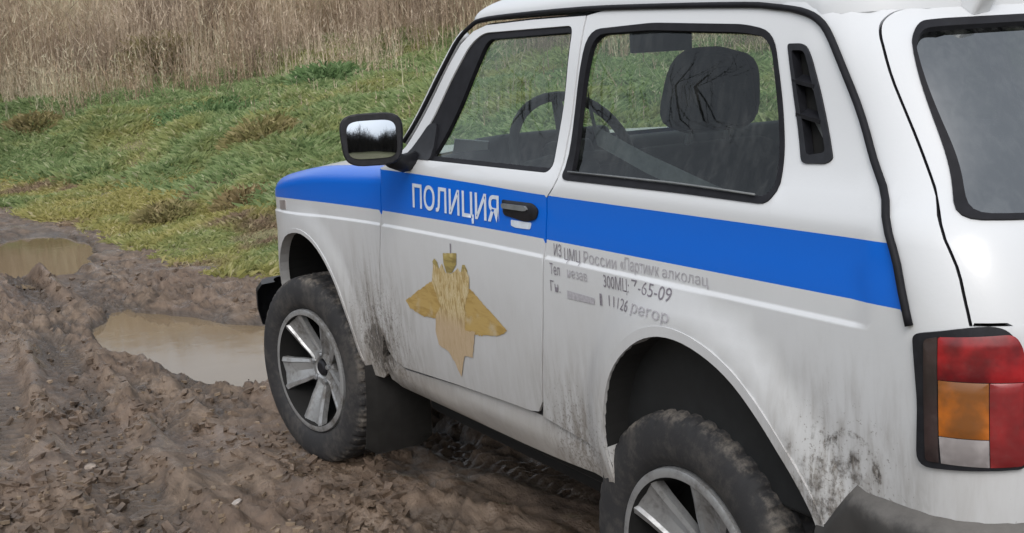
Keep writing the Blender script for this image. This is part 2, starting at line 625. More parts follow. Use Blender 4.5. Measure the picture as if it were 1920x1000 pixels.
ARCH_R = [(.246, .44), (.234, .481), (.242, .551), (.233, .627), (.202, .712), (.153, .772), (.08, .822), (.005, .845), (-.072, .845), (-.151, .825),
          (-.218, .792), (-.279, .743), (-.331, .691), (-.369, .650), (-.404, .602), (-.425, .55), (-.435, .50)]
ARCH_F = [(1.644, .432), (1.68, .465), (1.703, .554), (1.747, .637), (1.803, .718), (1.889, .79), (1.989, .833), (2.112, .845), (2.259, .815),
          (2.37, .735), (2.44, .63), (2.472, .52), (2.475, .44)]


def catmull(L, n=4):
    P = [np.array(p, float) for p in L]
    P = [2 * P[0] - P[1]] + P + [2 * P[-1] - P[-2]]
    out = []
    for i in range(1, len(P) - 2):
        a, b, c, d = P[i - 1:i + 3]
        for j in range(n):
            t = j / n
            out.append(tuple(.5 * (2 * b + (c - a) * t + (2 * a - 5 * b + 4 * c - d) * t * t + (3 * b - a - 3 * c + d) * t ** 3)))
    out.append(tuple(P[-2]))
    return out


ARCH_R = catmull(ARCH_R, 3)
ARCH_F = catmull(ARCH_F, 3)


def u_mid(v):
    return float(XC(v) - (WZ(v) - RC + ARC))


def S0(u, v):
    u = np.asarray(u, float); v = np.asarray(v, float); u, v = np.broadcast_arrays(u, v)
    if u.ndim == 0:
        return S0(u[None], v[None])[0]
    w = WZ(v); xc = XC(v)
    s = np.maximum(xc - u, 0); a = np.minimum(s, ARC) / RC
    x = np.where(u >= xc, u, xc - RC * np.sin(a))
    y = np.where(u >= xc, w, w - RC + RC * np.cos(a) - np.maximum(s - ARC, 0))
    x = x - np.where(u < xc, BOW * (1 - np.clip(y / w, -1, 1) ** 2), 0)
    y = y - np.where(u > 1.4, FT(u), 0)
    # pressed lips round the wheel arches
    uv = np.stack([u, v], -1)
    for A, h in ((ARCH_R, .022), (ARCH_F, .012)):
        near = (np.abs(u - np.mean([p[0] for p in A])) < .62) & (v < 1.05)
        if near.any():
            d, _ = seg_dist(uv[near], A)
            y = y.copy() if not y.flags.writeable else y
            y[near] = y[near] + h * (1 - sstep(.022, .115, d))
    # swage line along the flank
    zc = ZC(u)
    y = y - .006 * sstep(-.54, -.49, u) * np.clip((v - zc) / .0065, 0, 1) * (1 - sstep(1.05, 1.12, v))
    # shoulder of the front wing rolling over to the bonnet
    q = np.clip(1 - (ZT(u) - v) / RS, 0, 1)
    roll = RS * (1 - np.sqrt(np.maximum(1 - q * q, 0)))
    y = y - np.where(u > 1.395, roll, 0)
    return np.stack([x, y, v], -1)


def SN(u, v):
    e = 6e-4
    du = S0(u + e, v) - S0(u - e, v); dv = S0(u, v + e) - S0(u, v - e)
    n = np.cross(dv, du)
    return n / np.maximum(np.linalg.norm(n, axis=-1, keepdims=True), 1e-9)


def S(u, v, off=0.):
    P = S0(u, v)
    if np.any(off):
        P = P + SN(u, v) * (off[..., None] if isinstance(off, np.ndarray) else off)
    return P


def panel(name, outline, m, parent, holes=(), lines=(), grid=.04, off=0., thick=.014, matfn=None, sides=(1,), offfn=None, bulge=0.):
    """a skin cut out of the body surface along an outline, with its edges turned in"""
    outline = [tuple(map(float, p[:2])) for p in outline]
    holes = [[tuple(map(float, p[:2])) for p in h] for h in holes]
    verts = []; edges = []

    def addloop(L, closed):
        s = len(verts); verts.extend(L)
        for i in range(len(L) - 1):
            edges.append((s + i, s + i + 1))
        if closed:
            edges.append((s + len(L) - 1, s))
    D = [densify(outline, grid, True)] + [densify(h, grid, True) for h in holes]
    for L in D:
        addloop(L, True)
    for L in lines:
        addloop(densify(L, grid), False)
    o = np.array(outline)
    gu = np.arange(o[:, 0].min(), o[:, 0].max(), grid); gv = np.arange(o[:, 1].min(), o[:, 1].max(), grid * .8)
    G = np.stack(np.meshgrid(gu, gv), -1).reshape(-1, 2)
    G[:, 0] += (np.round((G[:, 1] - o[:, 1].min()) / (grid * .8)).astype(int) % 2) * grid * .5
    keep = in_poly(G, outline)
    for L in D:
        keep &= seg_dist(G, L, True)[0] > grid * .45
    for L in lines:
        keep &= seg_dist(G, L)[0] > grid * .4
    for h in holes:
        keep &= ~in_poly(G, h)
    verts.extend(map(tuple, G[keep]))
    vo, eo, fo, *_ = delaunay_2d_cdt([Vector(p) for p in verts], edges, [], 0, 1e-6)
    uv = np.array([tuple(p) for p in vo])
    T = np.array([f for f in fo if len(f) == 3])
    c = uv[T].mean(1)
    ok = in_poly(c, outline)
    for h in holes:
        ok &= ~in_poly(c, h)
    A = uv[T]; area = np.abs((A[:, 1, 0] - A[:, 0, 0]) * (A[:, 2, 1] - A[:, 0, 1]) - (A[:, 2, 0] - A[:, 0, 0]) * (A[:, 1, 1] - A[:, 0, 1]))
    ok &= area > 1e-9
    T = T[ok]; c = c[ok]
    used = np.unique(T); rm = -np.ones(len(uv), int); rm[used] = np.arange(len(used)); uv = uv[used]; T = rm[T]
    Nn = SN(uv[:, 0], uv[:, 1])
    P = S0(uv[:, 0], uv[:, 1])
    ofs = np.full(len(uv), float(off))
    if offfn is not None:
        ofs = ofs + offfn(uv[:, 0], uv[:, 1])
    if bulge:
        d, _ = seg_dist(uv, outline, True)
        ofs = ofs + bulge * np.sqrt(np.clip(1 - (1 - np.clip(d / (bulge * 2.2), 0, 1)) ** 2, 0, 1))
    P = P + Nn * ofs[:, None]
    if offfn is not None or bulge:      # shading normals from the moved mesh
        fn = np.cross(P[T[:, 1]] - P[T[:, 0]], P[T[:, 2]] - P[T[:, 0]])
        fn *= np.sign((fn * Nn[T[:, 0]]).sum(1))[:, None]
        acc = np.zeros_like(P)
        for k in range(3):
            np.add.at(acc, T[:, k], fn)
        Nn = acc / np.maximum(np.linalg.norm(acc, axis=1, keepdims=True), 1e-12)
    fn = np.cross(P[T[:, 1]] - P[T[:, 0]], P[T[:, 2]] - P[T[:, 0]])
    fl = (fn * Nn[T].mean(1)).sum(1) < 0
    T[fl] = T[fl][:, ::-1]
    mi = matfn(c) if matfn is not None else np.zeros(len(T), int)
    # turned-in edges
    E = {}
    for ti, t in enumerate(T):
        for a, b in ((t[0], t[1]), (t[1], t[2]), (t[2], t[0])):
            E[(a, b)] = ti
    V = [P]; NV = [Nn]; F = [tuple(t) for t in T]; MI = list(mi); n = len(P)
    ev = []; en = []
    for (a, b), ti in E.items():
        if (b, a) in E or (abs(P[a][1]) < 2e-3 and abs(P[b][1]) < 2e-3):
            continue
        d = P[b] - P[a]; ln = np.linalg.norm(d)
        if ln < 1e-9:
            continue
        e = np.cross(d / ln, Nn[a])
        s = n + len(ev)
        ev += [P[a], P[b], P[b] - Nn[b] * thick, P[a] - Nn[a] * thick]; en += [e] * 4
        F.append((s, s + 3, s + 2, s + 1)); MI.append(mi[ti])
    if ev:
        V.append(np.array(ev)); NV.append(np.array(en))
    V = np.vstack(V); NV = np.vstack(NV)
    VV, FF, MM, NN = [], [], [], []
    k = 0
    for s in sides:
        sg = np.array([1, s, 1])
        VV.append(V * sg); NN.append(NV * sg)
        FF += [tuple(i + k for i in (f if s > 0 else f[::-1])) for f in F]; MM += MI
        k += len(V)
    me = np_mesh(name, np.vstack(VV), FF, m, MM, True, np.vstack(NN))
    return link(name, me, parent)


car = empty('police_car', (0, 0, 0))
tag(car, 'muddy white police off-roader with a blue stripe, parked on the wet track', 'car')

DF = [(1.392, 1.104), (1.392, .934), (1.436, .775), (1.461, .656), (1.469, .585), (1.458, .546), (1.42, .518), (1.361, .508)]
DB = [(1.008, .53), (.752, .543), (.60, .549)]
DR = [(.562, .556), (.538, .585), (.494, .796), (.47, .945), (.459, 1.085), (.436, 1.108), (.428, 1.13), (.44, 1.165), (.448, 1.2), (.458, 1.31), (.464, 1.39), (.474, 1.486)]
DTOP = [(.72, 1.489), (.95, 1.487), (1.015, 1.474), (1.068, 1.442), (1.115, 1.388), (1.172, 1.313), (1.23, 1.238), (1.283, 1.168), (1.33, 1.12)]
door_line = DF + DB + DR + DTOP
MOULD = catmull([(1.30, 1.178), (1.238, 1.256), (1.181, 1.329), (1.124, 1.4), (1.081, 1.455), (1.03, 1.487), (.978, 1.5), (.82, 1.503), (.478, 1.5), (.17, 1.488),
                 (-.088, 1.475), (-.17, 1.467), (-.243, 1.456), (-.294, 1.438), (-.338, 1.402), (-.406, 1.32), (-.444, 1.269), (-.487, 1.207),
                 (-.538, 1.148), (-.584, 1.079), (-.605, 1.019), (-.621, .967)], 3)
TGAP = catmull([(-.43, 1.449), (-.409, 1.443), (-.402, 1.428), (-.412, 1.408), (-.433, 1.381), (-.473, 1.325), (-.527, 1.255), (-.574, 1.195), (-.636, 1.12), (-.676, 1.061), (-.696, 1.007), (-.706, .974)], 3)
zline = lambda u0, u1: [[(u, float(ZC(u)) + d) for u in np.linspace(u0, u1, 30)] for d in (-.003, 0, .001, .0055, .0065, .0095)]
stripe = lambda u0, u1: [(u, float(SLOW(u))) for u in np.linspace(u0, u1, 30)]
SUP = pchip([-1, .46, .83, 1.2, 1.4], [1.088, 1.090, 1.096, 1.10, 1.10])
supl = lambda u0, u1: [(u, float(SUP(u))) for u in np.linspace(u0, u1, 30)]
is_blue = lambda c: ((c[:, 1] > SLOW(c[:, 0])) & (c[:, 1] < np.where(c[:, 0] > 1.395, 9, SUP(c[:, 0]))) & (c[:, 0] > -.606)).astype(int)
PAINT = [M['white'], M['blue']]

D_OPEN = rounded([(1.262, 1.138, .012), (1.172, 1.232, .03), (1.096, 1.34, .03), (1.013, 1.441, .05), (.955, 1.468, .05), (.516, 1.467, .025), (.494, 1.308, .05), (.490, 1.213, .05), (.470, 1.138, .025)])
D_GLASS = rounded([(1.100, 1.151, .012), (1.012, 1.294, .02), (.926, 1.452, .03), (.524, 1.453, .012), (.502, 1.300, .03), (.482, 1.150, .015)])
Q_OPEN = rounded([(.443, 1.453, .07), (.20, 1.457, .03), (-.10, 1.440, .03), (-.185, 1.424, .07), (-.232, 1.320, .05), (-.276, 1.20, .05), (-.291, 1.124, .07), (-.03, 1.127, .03), (.36, 1.127, .03), (.410, 1.127, .05), (.436, 1.25, .04), (.446, 1.35, .04)])
Q_GLASS = rounded([(.414, 1.442, .055), (.2, 1.442, .03), (-.10, 1.425, .03), (-.181, 1.412, .065), (-.219, 1.322, .05), (-.265, 1.20, .05), (-.279, 1.135, .06), (-.03, 1.140, .03), (.34, 1.142, .03), (.384, 1.141, .03), (.414, 1.25, .04), (.421, 1.35, .04)])
VENT = rounded([(-.229, 1.400, .008), (-.275, 1.399, .02), (-.296, 1.375, .02), (-.33, 1.32, .02), (-.394, 1.205, .02), (-.380, 1.197, .02), (-.322, 1.195, .012), (-.272, 1.30, .02)])
LAMP = rounded([(-.629, .957, .012), (-.713, .974, .03), (-.750, .974, .04), (-.779, .94, .03), (-.782, .85, .02), (-.780, .757, .012), (-.699, .752, .02), (-.632, .747, .025), (-.637, .85, .02)])

quarter_line = ([(.545, .548)] + [(a - .006, b) for a, b in DR[1:]] +
                [(a, b - .0) for a, b in MOULD if a < .46] + [(-.706, .974), (-.786, .974), (-.79, .50), (-.60, .49), (-.445, .49)] +
                [p for p in ARCH_R[::-1] if p[1] > .46 or p[0] < 0] + [(.242, .452), (.285, .452), (.292, .518), (.31, .526)])
fender_line = ([(a + .006, b) for a, b in DF[:5]] + [(1.512, .520), (1.532, .45), (1.56, .432)] + ARCH_F +
               [(2.58, .44), (2.637, .50)] + [(u, float(ZT(u)) - .0005) for u in np.linspace(2.637, 1.398, 50)])
roll_lines = [[(u, float(ZT(u)) - d) for u in np.linspace(1.41, 2.63, 50)] for d in (.055, .042, .03, .02, .012, .006, .002)]
sill_line = ([(1.515, .505), (1.462, .532), (1.418, .508), (1.361, .498), (1.008, .520), (.752, .533), (.60, .539), (.545, .537), (.31, .517), (.297, .51), (.292, .453),
              (.513, .437), (.74, .422), (.991, .415), (1.279, .408), (1.496, .403), (1.528, .43)])

doors, quarters, fenders = [], [], []
for s in (1, -1):
    d = panel('door', door_line, PAINT, car, [D_OPEN], zline(1.38, .48) + [stripe(1.385, .475), supl(1.385, .465)], matfn=is_blue, sides=(s,), thick=.022)
    doors.append(d)
    panel('window_seal', D_OPEN, M['rubber'], d, [D_GLASS], off=-.004, thick=.012, sides=(s,))
    panel('window_glass', D_GLASS, M['glass'], d, off=-.012, thick=.004, sides=(s,), grid=.08)
    q = panel('quarter_panel', quarter_line, PAINT, car, [Q_OPEN, VENT, LAMP], zline(.46, -.53) + [stripe(.46, -.60), supl(.45, -.58), [(-.606, .98), (-.606, 1.08)]],
              matfn=is_blue, sides=(s,), thick=.022)
    quarters.append(q)
    panel('window_seal', Q_OPEN, M['rubber'], q, [Q_GLASS], off=.003, thick=.012, sides=(s,))
    panel('window_glass', Q_GLASS, M['glass'], q, off=-.008, thick=.004, sides=(s,), grid=.08)
    fenders.append(panel('front_fender', fender_line, PAINT, car, [], zline(2.6, 1.41) + [stripe(2.62, 1.41)] + roll_lines, matfn=is_blue, sides=(s,), thick=.022))
    panel('sill', sill_line, M['white'], car, off=-.004, thick=.05, sides=(s,), offfn=lambda u, v: -.010 * sstep(.495, .53, v) - .018 * (1 - sstep(.40, .445, v)))
    panel('rear_pillar', [p for p in MOULD if p[0] < -.16] + TGAP[::-1] + [(-.43, 1.453), (-.30, 1.470), (-.2, 1.474)], M['white'], car, sides=(s,), thick=.02, grid=.03)
    # black strip sealing the gap round the door
    P = [S(np.array(a), np.array(b), -.016)[()] * np.array([1, s, 1]) for a, b in densify(rounded(door_line, .01), .05, True)]
    tube('door_seal', P, .011, M['rubber'], car, 6, True)
    P = [S(np.array(a), np.array(b), .004)[()] * np.array([1, s, 1]) for a, b in MOULD]
    mo = tube('drip_moulding', P, [.0062 if q_ < 36 else .0068 for q_ in range(len(P))], M['rubber'], car, 8)
    P = [S(np.array(a + .028), np.array(b + .006), -.018)[()] * np.array([1, s, 1]) for a, b in MOULD[:14]]
    tube('windscreen_pillar', P, .016, M['white'], car, 8)
    P = [S(np.array(a + .05), np.array(b + .008), -.036)[()] * np.array([1, s, 1]) for a, b in MOULD[:14]]
    tube('windscreen_seal', P, .012, M['rubber'], car, 8)
    # vent grille: frame, dark floor and three louvres
    panel('vent_grille', [(u, v) for u, v in VENT], M['plastic'], q, [rounded([(-.243, 1.388, .006), (-.275, 1.387, .014), (-.288, 1.368, .01), (-.321, 1.31, .01), (-.374, 1.215, .01), (-.33, 1.209, .008), (-.283, 1.30, .01)])], off=.004, thick=.02, sides=(s,), grid=.03)
    vg = q.children[-1] if q.children[-1].name.startswith('vent') else [c for c in q.children if c.name.startswith('vent')][-1]
    panel('vent_floor', VENT, M['dark'], vg, off=-.02, thick=.002, sides=(s,), grid=.04)
    for (a, b) in (((-.262, 1.338), (-.312, 1.328)), ((-.286, 1.280), (-.342, 1.268))):
        A = S(np.array(a[0] + .004), np.array(a[1]), .005); B = S(np.array(b[0] - .004), np.array(b[1]), .006)
        A2 = S(np.array(a[0] + .002), np.array(a[1] + .012), -.018); B2 = S(np.array(b[0] + .002), np.array(b[1] + .012), -.018)
        off = np.array([0, 0, -.007])
        V = np.array([A, B, B2, A2, A + off, B + off, B2 + off, A2 + off]) * np.array([1, s, 1])
        link('vent_louvre', np_mesh('vent_louvre', V, [(0, 1, 2, 3), (7, 6, 5, 4), (0, 4, 5, 1), (1, 5, 6, 2), (2, 6, 7, 3), (3, 7, 4, 0)], M['plastic'], None, False), vg)
    for (u0, v0, u1, v1) in ((-.262, 1.384, -.296, 1.343), (-.283, 1.326, -.327, 1.285), (-.305, 1.268, -.36, 1.217)):
        V = []; F = []
        for i_ in range(7):
            f_ = i_ / 6
            for j_ in range(5):
                g_ = j_ / 4
                uu = u0 + (u1 - u0) * f_ - .004 - .028 * g_; vv = v0 + (v1 - v0) * f_
                p = S(np.array(uu), np.array(vv), -.019 + .017 * g_ ** 2)
                V.append((p[0], p[1] * s, p[2]))
        F = [(i_ * 5 + j_, i_ * 5 + j_ + 1, i_ * 5 + j_ + 6, i_ * 5 + j_ + 5) for i_ in range(6) for j_ in range(4)]
        link('vent_scoop', np_mesh('vent_scoop', V, F, M['greytrim'], None, True), vg)
for q in quarters:
    s = 1 if q is quarters[0] else -1
    P = [S(np.array(a), np.array(b), .008)[()] * np.array([1, s, 1]) for a, b in [(.385, 1.141), (.2, 1.141), (0, 1.1405), (-.14, 1.138), (-.245, 1.1355)]]
    tube('seal_trim', P, .0022, M['greytrim'], q, 6)

# tailgate with its window
def mid(v):
    return (u_mid(v), v)


TW_OPEN = rounded([(-.85, 1.426, 0), (-.50, 1.426, .02), (-.462, 1.424, .03), (-.464, 1.40, .02), (-.525, 1.306, .04), (-.600, 1.203, .05), (-.648, 1.126, .07), (-.80, 1.117, .03), (-.85, 1.117, 0)])
TW_GLASS = rounded([(-.85, 1.413, 0), (-.505, 1.413, .02), (-.474, 1.411, .03), (-.478, 1.386, .02), (-.540, 1.297, .04), (-.614, 1.203, .05), (-.660, 1.133, .06), (-.80, 1.1245, .03), (-.85, 1.1245, 0)])
gate_line = [(a - .0045, b) for a, b in TGAP] + [(-.712, .979), (-.755, .979), (-.788, .96), (-.790, .735), (-.80, .70), mid(.70)] + [mid(v) for v in np.linspace(.75, 1.447, 20)]


def cut_open(poly, n=12):
    """close a left-hand opening along the centre line of the tail"""
    L = [p for p in poly if p[0] > -.82]
    return L + [mid(v) for v in np.linspace(L[-1][1], L[0][1], n)]


gate = panel('tailgate', gate_line, M['white'], car, [cut_open(TW_OPEN)], [], sides=(1, -1), thick=.022)
panel('window_seal', cut_open(TW_OPEN), M['rubber'], gate, [cut_open(TW_GLASS)], off=.004, thick=.014, sides=(1, -1), grid=.03)
panel('window_glass', cut_open(TW_GLASS), M['rearglass'], gate, off=-.006, thick=.004, sides=(1, -1), grid=.06)
for s in (1, -1):
    P = [S(np.array(a), np.array(b), -.014)[()] * np.array([1, s, 1]) for a, b in TGAP]
    tube('tailgate_seal', P, .006, M['rubber'], car, 6)
    hx = S(np.array(-.62), np.array(1.452), 0)
    rbox('tailgate_hinge', (.075, .05, .07), (-.435, s * .455, 1.475), M['white'], gate, (0, -.5, s * .12), .010)

# tail lights
for s in (1, -1):
    lh = panel('tail_light', LAMP, M['plastic'], car, [], off=.008, thick=.05, sides=(s,), grid=.03)
    for nm, poly, mm in (('red_lens', [(-.668, .957, .004), (-.764, .963, .03), (-.7765, .94, .012), (-.7765, .8915, .001), (-.668, .8915, .001)], 'red'),
                         ('amber_lens', [(-.669, .8905, .001), (-.7325, .8905, .001), (-.7325, .8035, .001), (-.669, .8035, .001)], 'amber'),
                         ('clear_lens', [(-.669, .8025, .001), (-.7325, .8025, .001), (-.7325, .760, .001), (-.671, .760, .001)], 'clear'),
                         ('red_reflector', [(-.7335, .8905, .001), (-.7765, .8905, .001), (-.7765, .762, .006), (-.7335, .760, .001)], 'red2'),
                         ('smoked_lens', [(-.648, .951, .006), (-.667, .957, .002), (-.668, .760, .002), (-.648, .760, .006)], 'smoke')):
        panel(nm, rounded(poly), M[mm], lh, off=.0095, thick=.01, sides=(s,), grid=.012, bulge=.003)

# roof: a dome raised on the drip line
per = [(1.055, y, 1.499 + .012 * (1 - (y / .62) ** 2)) for y in np.linspace(0, .58, 8)]
per = [tuple(p) for p in per]
sidep = [(a, b) for a, b in MOULD if b > 1.436]
per += [tuple(S(np.array(a), np.array(b + .006), -.004)) for a, b in sidep if a < 1.04]
per += [tuple(S(np.array(u), np.array(1.447), 0.)) for u in np.linspace(-.33, u_mid(1.447), 16)]
per = np.array(per); fr = np.concatenate([np.linspace(0, .18, 12)[:-1] ** 1.0, np.linspace(.18, 1, 10)])
fr = np.concatenate([[0, .002, .006, .012, .02, .03, .045, .065, .09, .13], np.linspace(.18, 1, 9)])
V = []; F = []
for s in (1, -1):
    k0 = len(V)
    for p in per:
        C = np.array([np.clip(p[0], -.05, .75), 0.])
        zt = 1.597 - .012 * (C[0] - .35) ** 2
        for f in fr:
            xy = p[:2] + (C - p[:2]) * f
            V.append((xy[0], s * xy[1], p[2] + (zt - p[2]) * (1 - (1 - f) ** 2.5) ** (1 / 2.5)))
    n = len(fr)
    for i in range(len(per) - 1):
        for j in range(n - 1):
            a = k0 + i * n + j
            q = (a, a + n, a + n + 1, a + 1)
            F.append(q if s > 0 else q[::-1])
bm = bmesh.new(); bv = [bm.verts.new(v) for v in V]
for f in F:
    bm.faces.new([bv[i] for i in f])
bmesh.ops.remove_doubles(bm, verts=bm.verts, dist=1e-4)
bmesh.ops.recalc_face_normals(bm, faces=bm.faces)
roof = bm_obj('roof', bm, M['white'], car, smooth=True)
if sum(p.normal.z * p.area for p in roof.data.polygons) < 0:
    roof.data.flip_normals()


def grid_obj(name, fn, nu, nv, m, parent, smooth=True):
    V = [fn(i / nu, j / nv) for i in range(nu + 1) for j in range(nv + 1)]
    F = [(i * (nv + 1) + j, (i + 1) * (nv + 1) + j, (i + 1) * (nv + 1) + j + 1, i * (nv + 1) + j + 1) for i in range(nu) for j in range(nv)]
    return link(name, np_mesh(name, V, F, m, None, smooth), parent)


# windscreen, scuttle, bonnet and front end
grid_obj('windscreen', lambda a, b: (1.385 - .335 * a + .05 * (1 - (2 * b - 1) ** 2), (2 * b - 1) * (.715 - .105 * a), 1.125 + .365 * a), 6, 14, M['glass'], car)
grid_obj('scuttle', lambda a, b: (1.33 + .13 * a + .05 * (1 - (2 * b - 1) ** 2), (2 * b - 1) * .735, 1.112 - .012 * a), 2, 14, M['plastic'], car)


def hood_fn(a, b):
    x = 1.44 + a * 1.17; y = 2 * b - 1
    yy = y * (float(WZ(1.0)) - float(FT(x)) - RS - .004)
    return (x + .03 * (1 - y * y), yy, float(ZT(x)) - .002 + .030 * (1 - y ** 4) * (1 - a ** 6))


hood = grid_obj('bonnet', hood_fn, 24, 20, M['white'], car)
grid_obj('front_panel', lambda a, b: (2.655 - .02 * (2 * b - 1) ** 2 - .015 * a, (2 * b - 1) * .60, .47 + .48 * a), 6, 16, M['white'], car)
gr = rbox('grille', (.02, .74, .17), (2.66, 0, .83), M['plastic'], car, bev=.006)
for k in range(6):
    rbox('grille_slat', (.012, .70, .010), (2.675, 0, .765 + k * .026), M['plastic'], gr, bev=.002, seg=1)
for s in (1, -1):
    hl = lathe('headlight', [(.0, .0), (.05, .012), (.085, .010), (.092, .0), (.095, -.02)], M['clear'], car, 32, 'X', 30, (2.665, s * .50, .84))
    lathe('headlight_rim', [(.092, -.01), (.100, .006), (.104, -.01)], M['chrome'], hl, 32, 'X', 30, (2.665, s * .50, .84))
    rbox('indicator', (.02, .15, .045), (2.652, s * .55, .93), M['amber'], car, bev=.006)
    panel('side_marker', rounded([(2.262, .944, .006), (2.345, .938, .006), (2.345, .906, .006), (2.262, .912, .006)]), M['clear'], fenders[0 if s > 0 else 1], off=.003, thick=.008, sides=(s,), grid=.03)


def sweep_bumper(name, path, nrm, ramp_, prof, m, parent):
    V = []; F = []; n = len(prof)
    for p, q, r in zip(path, nrm, ramp_):
        for o, z in prof:
            z = z - max(0., .55 - r) * max(0., z - prof[-1][1]) * 1.0
            V.append((p[0] + q[0] * o * r, p[1] + q[1] * o * r, z))
    for i in range(len(path) - 1):
        for j in range(n - 1):
            a = i * n + j
            F.append((a, a + 1, a + n + 1, a + n))
    me = np_mesh(name, V, F, m, None, True)
    me.set_sharp_from_angle(angle=math.radians(38))
    return link(name, me, parent)


# rear bumper, wrapped round both corners
us = np.concatenate([np.linspace(-.415, -.60, 10), np.linspace(-.62, -.86, 14), np.linspace(-.9, u_mid(.60), 10)])
half = S(us, np.full(len(us), .60)); hn = SN(us, np.full(len(us), .60))
half = half.copy(); half[:, 1] -= 0.0
path = np.vstack([half, (half * [1, -1, 1])[::-1][1:]]); nrm = np.vstack([hn, (hn * [1, -1, 1])[::-1][1:]])
rmp = np.clip((np.arange(len(us)) / 7.), .12, 1); rmp = np.concatenate([rmp, rmp[::-1][1:]])
bump_prof = [(-.03, .676), (.0, .674), (.008, .664), (.028, .655), (.036, .643), (.038, .62), (.040, .58), (.036, .53), (.025, .48), (.0, .465)]
mb, tb, bb = mat('bumper_plastic')
co = obj_co(tb); n1 = noise(tb, co, 18, 7, .7); n2 = noise(tb, co, 5, 4, .6)
zz = sep(tb, co)[2]
yy_ = sep(tb, co)[1]
dust = mapr(tb, val(tb, 'ADD', zz, val(tb, 'MULTIPLY', val(tb, 'SUBTRACT', n1, .5), .05)), .632, .66)
whit = val(tb, 'MULTIPLY', mapr(tb, val(tb, 'ADD', yy_, val(tb, 'MULTIPLY', val(tb, 'SUBTRACT', n1, .5), .16)), .70, .66), dust)
c_ = mixc(tb, dust, mixc(tb, n1, (.022, .022, .023), (.06, .056, .052)), mixc(tb, n1, (.05, .046, .042), (.17, .16, .15)))
tb.links.new(mixc(tb, whit, c_, (.62, .63, .65)), bb.inputs['Base Color'])
bb.inputs['Roughness'].default_value = .6
bump(tb, n1, bb, .15, .004)
sweep_bumper('rear_bumper', path, nrm, rmp, bump_prof, mb, car)
# front bumper
fp = np.array([(2.60, .80), (2.66, .785), (2.72, .75), (2.75, .68), (2.765, .4), (2.77, .0)])
fp = np.array(catmull(fp, 4)); fpath = np.vstack([fp, (fp * [1, -1])[::-1][1:]])
tg = np.gradient(fpath, axis=0); fn_ = np.stack([-tg[:, 1], tg[:, 0]], -1); fn_ = fn_ / np.linalg.norm(fn_, axis=1)[:, None]
if fn_[len(fp) - 1][0] < 0:
    fn_ = -fn_
sweep_bumper('front_bumper', np.c_[fpath, fpath[:, 0] * 0], fn_, np.ones(len(fpath)), [(-.05, .60), (.0, .595), (.02, .57), (.022, .50), (.01, .44), (-.05, .42)], M['plastic'], car)

# rolled lips round the arches
for s in (1, -1):
    for A, wdt in ((ARCH_R, .021), (ARCH_F, .014)):
        L = [np.array(p) for p in A if p[1] > (.452 if p[0] > 0 else .56)]
        outer = []
        for k in range(len(L)):
            tg_ = L[min(k + 1, len(L) - 1)] - L[max(k - 1, 0)]; tg_ = tg_ / np.linalg.norm(tg_)
            nn_ = np.array([-tg_[1], tg_[0]])
            cen = np.array([np.mean([p[0] for p in A]), .5])
            if nn_ @ (L[k] - cen) < 0:
                nn_ = -nn_
            outer.append(tuple(L[k] + nn_ * wdt))
        panel('arch_lip', [tuple(p) for p in L] + outer[::-1], M['white'], (quarters if A is ARCH_R else fenders)[0 if s > 0 else 1], off=.002, thick=.034, sides=(s,), grid=.03)

# wheel wells, floor pan
for s in (1, -1):
    for A in (ARCH_R, ARCH_F):
        V = []; F = []
        for (a, b) in A:
            p = S(np.array(a), np.array(b), -.004)
            V += [(p[0], s * p[1], p[2]), (p[0], s * .30, p[2] + .02)]
        for i in range(len(A) - 1):
            F.append((2 * i, 2 * i + 1, 2 * i + 3, 2 * i + 2))
        F.append([2 * i + 1 for i in range(len(A))])
        link('wheel_well', np_mesh('wheel_well', V, F, M['dark'], None, False), car)
rbox('floor_pan', (2.95, 1.36, .12), (1.0, 0, .43), M['dark'], car, bev=.02)
rbox('underbody_block', (1.15, 1.20, .10), (1.02, 0, .335), M['dark'], car, bev=.03)  # added box for the underbody, keeps light out beneath the car
tube('rear_axle', [(0, -.66, .335), (0, -.1, .335), (0, .1, .335), (0, .66, .335)], [.04, .05, .05, .04], M['dark'], car, 10)
lathe('differential', [(.0, -.13), (.09, -.10), (.13, 0), (.09, .10), (.0, .13)], M['dark'], car, 20, 'X', 40, (0, 0.05, .335))
tube('front_axle', [(2.2, -.64, .335), (2.2, .64, .335)], .03, M['dark'], car, 8)
tube('exhaust_pipe', [(1.9, .15, .33), (1.2, .22, .30), (.5, .28, .30), (.25, .25, .42), (-.3, .3, .42), (-.72, .32, .40)], .024, M['greytrim'], car, 10)
rbox('gearbox', (.5, .26, .16), (1.25, .05, .36), M['dark'], car, bev=.04)

# mud flap behind each front wheel
for s in (1, -1):
    bm = bmesh.new()
    prof = [(.0, .0), (.0, .30), (.012, .34)]
    bmesh.ops.create_grid(bm, x_segments=6, y_segments=10, size=.5)
    for v in bm.verts:
        w = v.co.x + .5; h = v.co.y + .5
        yy = .595 + w * .210 - (.03 * (1 - w) * (1 - h))
        v.co = Vector((1.615 + .05 * (1 - h) ** 2 - .01 * math.sin(w * 3.1), s * yy, .168 + h * .30 + (.02 if (h < .05 and (w < .05 or w > .95)) else 0)))
    bmesh.ops.solidify(bm, geom=list(bm.faces), thickness=.010)
    bm_obj('mud_flap', bm, M['flap'], car, smooth=False)

